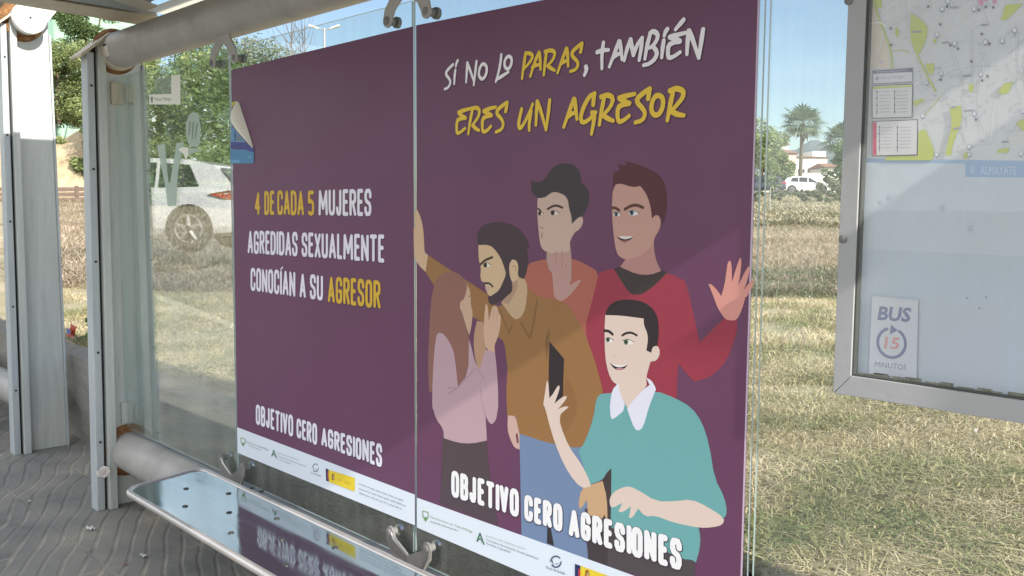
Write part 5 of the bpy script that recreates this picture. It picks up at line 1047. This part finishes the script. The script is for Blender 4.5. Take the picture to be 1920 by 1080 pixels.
# ------------------------------------------------------------------ cars
tyre = mat('tyre', (.02, .02, .02), .8); rim_ = mat('alloy', (.30, .30, .31), .5, .4); cglass = mat('car_glass', (.015, .018, .02), .06, 0, .7); lampr = mat('tail_lamp', (.45, .012, .012), .15, 0, .6, .5); lampw = mat('head_lamp', (.6, .6, .6), .1, .3)
plast = mat('black_trim', (.025, .025, .027), .5)
def car(loc, yaw, paint, label, group=None, sedan=False):
    """hatchback, nose towards local +x"""
    t = thing('parked_car', loc, label, 'car', group); ca, sa = math.cos(yaw), math.sin(yaw)
    def W(x, y, z): return (loc[0]+x*ca-y*sa, loc[1]+x*sa+y*ca, loc[2]+z)
    # lower body: stations along x with (half width, sill z, belt z)
    prof = [(-2.10, .74, .42, .78), (-2.06, .80, .34, .95), (-1.9, .86, .26, 1.00), (-1.3, .89, .22, 1.00), (0, .90, .20, .97), (.9, .89, .20, .94), (1.6, .87, .22, .84), (2.0, .80, .26, .72), (2.12, .70, .34, .60)]
    mb = MB(); rings = []
    for x, hw, zs, zb in prof:
        rings.append([W(x, -hw*.9, zs), W(x, -hw, zs+.12), W(x, -hw, (zs+zb)/2), W(x, -hw*.97, zb-.06), W(x, -hw*.86, zb), W(x, hw*.86, zb), W(x, hw*.97, zb-.06), W(x, hw, (zs+zb)/2), W(x, hw, zs+.12), W(x, hw*.9, zs)])
    n = 10; vs = [q for r_ in rings for q in r_]; fs = [(i*n+k, i*n+(k+1) % n, (i+1)*n+(k+1) % n, (i+1)*n+k) for i in range(len(prof)-1) for k in range(n)]+[tuple(range(n)), tuple((len(prof)-1)*n+k for k in range(n))]
    mb.mesh(vs, fs)
    # cabin: belt outline to roof outline
    cab = [(-2.02, .76, .96), (-1.62, .66, 1.38), (-1.2, .64, 1.47), (-.3, .65, 1.50), (.25, .65, 1.46), (1.05, .76, .95)]
    rg = [[W(x, -hw, z_), W(x, hw, z_)] for x, hw, z_ in cab]; base = [[W(x, -.79, .95), W(x, .79, .95)] for x, hw, z_ in cab]
    for i in range(len(cab)-1):
        mb.face([rg[i][0], rg[i+1][0], rg[i+1][1], rg[i][1]]); mb.face([base[i][0], base[i+1][0], rg[i+1][0], rg[i][0]]); mb.face([base[i][1], rg[i][1], rg[i+1][1], base[i+1][1]])
    body = mb.build('body', paint, t, smooth=True, bevel=.02)
    def side_pt(x, v, sg, off=.012):   # v: 0 belt .. 1 roof
        xs_ = [c[0] for c in cab]; zr = float(np.interp(x, xs_, [c[2] for c in cab])); hw = float(np.interp(x, xs_, [c[1] for c in cab])); z_ = .95+(zr-.95)*v; return W(x, sg*(.79+(hw-.79)*v+off), z_)
    for sg in (-1, 1):
        for pts in ([(-1.42, .16), (-.72, .10), (-.72, .86), (-1.22, .84)], [(-.66, .10), (.06, .08), (.06, .87), (-.66, .87)], [(.13, .08), (.88, .08), (.34, .84), (.13, .87)]):
            mb = MB(); mb.face([side_pt(x, v, sg) for x, v in pts]); mb.build('side_window', cglass, t)
        for xw in (-1.28, 1.30):
            mb = MB(); mb.tube([W(xw, sg*.905, .33), W(xw, sg*.70, .33)], .325, 28); mb.tube([W(xw, sg*.86, .335), W(xw, sg*.897, .335)], .40, 28); wl = mb.build('wheel', tyre, t, smooth=True)
            mb = MB()
            for k in range(5):
                a = R(90+72*k); b0, b1_ = W(xw+.05*math.cos(a), sg*.912, .33+.05*math.sin(a)), W(xw+.215*math.cos(a), sg*.912, .33+.215*math.sin(a)); mb.tube([b0, b1_], [.045, .03], 6)
            mb.tube([W(xw+.225*math.cos(R(a)), sg*.908, .33+.225*math.sin(R(a))) for a in range(0, 360, 15)], .018, 6, closed=True); mb.build('rim', rim_, wl)
        mb = MB(); mb.prism([W(-1.62, sg*.89, .90), W(-1.95, sg*.86, .96), W(-2.09, sg*.79, .92), W(-2.10, sg*.78, .80), W(-1.88, sg*.87, .82)], Vector(W(0, -sg*.05, 0))-Vector(W(0, 0, 0))); mb.build('tail_light', lampr, t)
        mb = MB(); mb.prism([W(1.62, sg*.885, .66), W(1.64, sg*.88, .80), W(2.05, sg*.76, .70), W(2.1, sg*.72, .60)], Vector(W(0, -sg*.05, 0))-Vector(W(0, 0, 0))); mb.build('headlight', lampw, t)
        mb = MB(); mb.hexa([W(.78, sg*.92, .94), W(.92, sg*.92, .94), W(.92, sg*1.04, .95), W(.80, sg*1.04, .95)], [W(.78, sg*.92, 1.06), W(.90, sg*.92, 1.06), W(.90, sg*1.04, 1.07), W(.80, sg*1.04, 1.07)]); mb.build('wing_mirror', paint, t, bevel=.02)
        mb = MB(); mb.tube([W(-.52, sg*.915, .82), W(-.34, sg*.915, .82)], .016, 6); mb.build('door_handle', rim_, t)
    mb = MB(); mb.face([W(-2.03, -.66, 1.0), W(-2.03, .66, 1.0), W(-1.70, .58, 1.34), W(-1.70, -.58, 1.34)]); mb.build('rear_window', cglass, t)
    mb = MB(); mb.face([W(1.03, -.70, .985), W(1.03, .70, .985), W(.34, .58, 1.43), W(.34, -.58, 1.43)]); mb.build('windscreen', cglass, t)
    mb = MB(); mb.box((0, 0, 0), (0, 0, 0)); mb = MB(); mb.hexa([W(-2.14, -.62, .36), W(-2.05, -.62, .36), W(-2.05, .62, .36), W(-2.14, .62, .36)], [W(-2.14, -.62, .56), W(-2.05, -.62, .56), W(-2.05, .62, .56), W(-2.14, .62, .56)]); mb.build('bumper', plast, t, bevel=.02)
    return t
pw = mat('white_car_paint', (.80, .80, .82), .22, 0, .5, .8); pd = mat('dark_car_paint', (.04, .05, .07), .2, .3, .5, .8)
ang = math.atan2(side.y, side.x)
q = gp(1508, 80); car((q.x, q.y, q.z+.05), ang-.12, pw, 'white hatchback parked beyond the weeds, under the tall palm', 'cars parked beyond the field')
q = gp(1424, 78); car((q.x, q.y, q.z+.15), ang+2.9, pd, 'dark hatchback parked beside the white one, close to the right poster', 'cars parked beyond the field')
# the white car across the street, seen mirrored in the left pane
v = at(354, 429, 14.8); wx_, wy_ = v.x, -v.y; axis = Vector((RT.x, -RT.y, 0)).normalized()   # mirrored picture-right
yaw = math.atan2(-axis.y, -axis.x)+.10; zc = v.z-.33
cx_, cy_ = wx_+1.28*math.cos(yaw)-.9*math.sin(yaw), wy_+1.28*math.sin(yaw)+.9*math.cos(yaw)
car((cx_, cy_, zc), yaw, pw, 'white hatchback parked across the street, mirrored in the left glass pane')

# trees added across the street to darken the sky mirrored in the panes
for k, (x, y, wd, hh) in enumerate(((-34, -13.5, 9, 9), (-44, -21, 10, 11), (-30, -24, 9, 10), (-56, -17, 11, 12))):
    tree('added_street_tree', (x, y, 1.0), wd, hh, 5200, .36, G2, ['broad green tree added across the street behind the white car', 'tallest green tree added across the street', 'green tree added across the street set back from the kerb', 'farthest green tree added across the street'][k], group='trees added across the street', nb=20, low=.12)
# ------------------------------------------------------------------ litter
def scrap(loc, s_, col, name, label, cat='litter', group='litter on the paving', seed=1):
    r2 = random.Random(seed); mb = MB(); n = 5; vs = []
    for i in range(n):
        for j in range(4): vs.append((loc[0]+(i/(n-1)-.5)*s_+r2.uniform(-.1, .1)*s_, loc[1]+(j/3-.5)*s_*.5+r2.uniform(-.1, .1)*s_, loc[2]+.004+r2.uniform(0, .25)*s_))
    mb.mesh(vs, [(i*4+j, i*4+j+1, (i+1)*4+j+1, (i+1)*4+j) for i in range(n-1) for j in range(3)]); return tag(mb.build(name, mat(name+'_paper', col, .6), smooth=True), label, cat, group)
for k, (px, py, s_, c, lab) in enumerate(((55, 941, .02, (.75, .75, .73), 'tiny white paper scrap on the paving below the far post'), (170, 993, .05, (.6, .6, .62), 'crumpled silver wrapper on the paving below the near post'), (268, 1045, .045, (.6, .6, .6), 'grey paper scrap on the paving in front of the bench'), (235, 1060, .022, (.25, .12, .10), 'dark reddish stub on the paving in front of the bench'), (262, 957, .03, (.25, .2, .15), 'small brown leaf scrap on the paving by the bench corner'))):
    q = on_z(px, py, 0); scrap(q, s_, c, 'litter', lab, seed=k)
q = on_s(190, 884, -2.335); mb = MB(); r2 = random.Random(2)
for k in range(3):
    vs = [(q.x+.006+r2.uniform(0, .015), q.y+.035*math.cos(a)*r2.uniform(.6, 1.1)+.004*k, q.z+.028*math.sin(a)*r2.uniform(.6, 1.1)) for a in [i*math.pi/4 for i in range(8)]]; mb.face(vs)
tag(mb.build('paper_wad', mat('wad_paper', (.78, .72, .70), .7)), 'pinkish white paper wad stuck low on the near post', 'litter')
# red and blue wrapper on the low wall
q = on_y(136, 632, .36); rp_ = thing('wrapper', (q.x, q.y, .625), 'red and blue crumpled snack wrapper lying on the low wall between the two posts', 'litter')
mb = MB(); r2 = random.Random(9); vs = []
for i in range(6):
    for j in range(5): vs.append((q.x+(i/5-.5)*.13, q.y+(j/4-.5)*.02+r2.uniform(-.012, .012), .626+j/4*.085+r2.uniform(-.008, .008)))
mb.mesh(vs, [(i*5+j, (i+1)*5+j, (i+1)*5+j+1, i*5+j+1) for i in range(5) for j in range(4)]); mb.build('foil', mat('red_foil', (.50, .055, .03), .35), rp_, smooth=True)
mb = MB(); mb.mesh([(q.x-.035, q.y-.026, .65), (q.x+.03, q.y-.026, .645), (q.x+.032, q.y-.026, .685), (q.x-.03, q.y-.026, .69)], [(0, 1, 2, 3)]); mb.build('blue_print', mat('blue_foil', (.05, .10, .40), .35), rp_)
tree('weed_tuft', (q.x+.27, q.y+.16, .60), .3, .24, 420, .05, leafy('weed', [(0, (.10, .16, .03)), (1, (.24, .32, .09))]), 'bright green weed tuft beside the red wrapper', 'weed', None, 8, .05)

# ------------------------------------------------------------------ grass, straw and weeds (uncountable)
def blades(name, n, pxr, Zr, hr, wr, m, zpow=1.6, minD=.5, lean=.5, clump=0.):
    u = rng.uniform(0, 1, n)**zpow; Z = Zr[0]+(Zr[1]-Zr[0])*u; px = rng.uniform(pxr[0], pxr[1], n)
    a = np.array(FW)[None]+np.array(RT)[None]*((px-960)/FPX)[:, None]; P = np.array(CAM)[None, :2]+a[:, :2]*Z[:, None]
    bare = np.sin(P[:, 0]*1.9+np.cos(P[:, 1]*2.6)*1.4)*np.cos(P[:, 1]*2.3-np.sin(P[:, 0]*3.3)) + .45*np.sin(P[:, 0]*7.3+P[:, 1]*5.1)
    ok = (P[:, 1] > minD) & (rng.random(len(P)) < np.clip(.95-clump*np.clip(bare, 0, 1.2), .12, 1)); P = P[ok]; Z = Z[ok]; n = len(P); z = gz(P[:, 0], P[:, 1])
    pat = np.sin(P[:, 0]*3.1+1.3*np.sin(P[:, 1]*2.2))*np.sin(P[:, 1]*2.7+np.cos(P[:, 0]*1.7))*.5+.5
    h = (hr[0]+(hr[1]-hr[0])*rng.random(n))*(.55+.7*pat); wdt = (wr[0]+(wr[1]-wr[0])*rng.random(n)); th = rng.uniform(0, 2*np.pi, n); ph = rng.uniform(0, 2*np.pi, n); le = h*lean*rng.uniform(.2, 1.6, n)
    B0 = np.stack([P[:, 0], P[:, 1], z-.004], 1); ax = np.stack([np.cos(th), np.sin(th), 0*th], 1)*wdt[:, None]*.5; ln = np.stack([np.cos(ph)*le, np.sin(ph)*le, 0*ph], 1)
    M_ = B0+ln*.35+np.stack([0*h, 0*h, h*.6], 1); T = B0+ln*1.1+np.stack([0*h, 0*h, h*np.clip(1.1-lean*.3, .4, 1)], 1)
    V = np.stack([B0-ax, B0+ax, M_+ax*.8, M_-ax*.8, T-ax*.12, T+ax*.12], 1).reshape(-1, 3); i = np.arange(n)*6
    F = np.concatenate([np.stack([i, i+1, i+2, i+3], 1), np.stack([i+3, i+2, i+5, i+4], 1)]); o = cloud_mesh(name, V, F, m); tag(o, kind='stuff'); return o
LAWN = leafy('lawn_blades', [(0, (.13, .18, .06)), (.24, (.26, .29, .115)), (.40, (.43, .38, .21)), (.58, (.59, .495, .31)), (.8, (.72, .62, .43)), (1, (.84, .76, .58))], patch=.56, pscale=1.5, trans=.2)
STRAW = leafy('straw_blades', [(0, (.20, .21, .13)), (.3, (.36, .315, .225)), (.55, (.52, .42, .315)), (.8, (.64, .525, .41)), (1, (.78, .70, .57))], patch=.5, pscale=.55, trans=.2)
blades('dry_lawn', 80000, (1330, 2150), (2.0, 5.2), (.025, .095), (.003, .0065), LAWN, 1.3, .31, 1.8, .8)
blades('dry_lawn', 70000, (1340, 2050), (4.8, 10.2), (.03, .08), (.004, .008), LAWN, 1.4, .45, 1.6, .7)
blades('tall_dry_grass', 60000, (1360, 1980), (9.3, 24), (.03, .20), (.006, .014), STRAW, 1.4, .5, 2.0, .5)
blades('tall_dry_grass', 40000, (1380, 1800), (23, 72), (.12, .34), (.025, .05), G4, 1.3, .5, 1.6)
blades('dry_lawn', 60000, (40, 560), (4.6, 11), (.02, .06), (.003, .007), LAWN, 1.3, .32, 1.5, .7)
blades('tall_dry_grass', 60000, (20, 560), (9.5, 29.5), (.05, .20), (.008, .016), STRAW, 1.2, .5, 2.0, .5)
blades('dry_lawn', 30000, (560, 1340), (2.6, 9), (.02, .06), (.004, .008), LAWN, 1.3, .32, 1.2)
blades('weedy_edge', 9000, (1370, 1960), (9.0, 11.5), (.06, .24), (.006, .012), G3, 1.0, .5, 1.6, .6)
# low broad-leaved weeds in the lawn
r2 = random.Random(77); bb = []
for k in range(150):
    px, Z = r2.choice([r2.uniform(1380, 2050), r2.uniform(1380, 2050), r2.uniform(260, 460)]), 2.4+7*r2.random()**1.5
    q = at(px, 500, Z)
    if q.y > .4: bb.append((q.x, q.y, float(gz(q.x, q.y))+.015, r2.uniform(.03, .12)))
P_ = fill(bb, 6000); P_[:, 2] = gz(P_[:, 0], P_[:, 1])+rng.uniform(.005, .045, len(P_)); V_, F_ = leaves(P_, .026, .16, -.5)
tag(cloud_mesh('lawn_weeds', V_, F_, leafy('green_tufts', [(0, (.09, .13, .05)), (.6, (.16, .21, .085)), (1, (.24, .28, .13))])), kind='stuff')
# band of grey-green weeds in front of the cars
V_, F_ = leaves(np.concatenate([fill(blobs(tuple(gp(px, Zz)), 4.5, 4.5, hh, 10, .03), 1500) for px, Zz, hh in ((1420, 66, .5), (1450, 64, .5), (1478, 62, .5), (1505, 65, .55), (1530, 62, .5), (1572, 60, 1.2), (1595, 63, 1.6), (1440, 50, .6), (1490, 46, .6), (1545, 48, .9), (1590, 50, 1.2))]), .17, .35)
tag(cloud_mesh('weeds', V_, F_, G3), kind='stuff')
stk_ = thing('stake', gp(1443, 34), 'thin pale stake in the dry weeds near the right poster', 'stake'); b = stk_.location.copy(); mb = MB(); mb.tube([b, b+Vector((.02, 0, .95))], [.02, .017], 8); mb.tube([b+Vector((.02, 0, .95)), b+Vector((.02, 0, .97))], [.024, .024], 8); mb.build('shaft', kerbm, stk_)
# white specks (flowers and scraps) in the left field
r2 = random.Random(31); mb = MB()
for k in range(26):
    q = on_z(r2.choice([r2.uniform(275, 436), r2.uniform(1420, 1900)]), r2.uniform(560, 700) if k < 18 else r2.uniform(760, 1070), .63)
    if q.y < .55: continue
    q.z = float(gz(q.x, q.y))+.03; s_ = r2.uniform(.003, .009); mb.mesh([q+Vector((s_*math.cos(a), s_*math.sin(a)*.6, s_*math.sin(a)+.004)) for a in [i*math.pi/3 for i in range(6)]], [(0, 1, 2, 3, 4, 5)])
tag(mb.build('white_flowers', mat('petal', (.75, .74, .70), .6), fixn=False), kind='stuff')
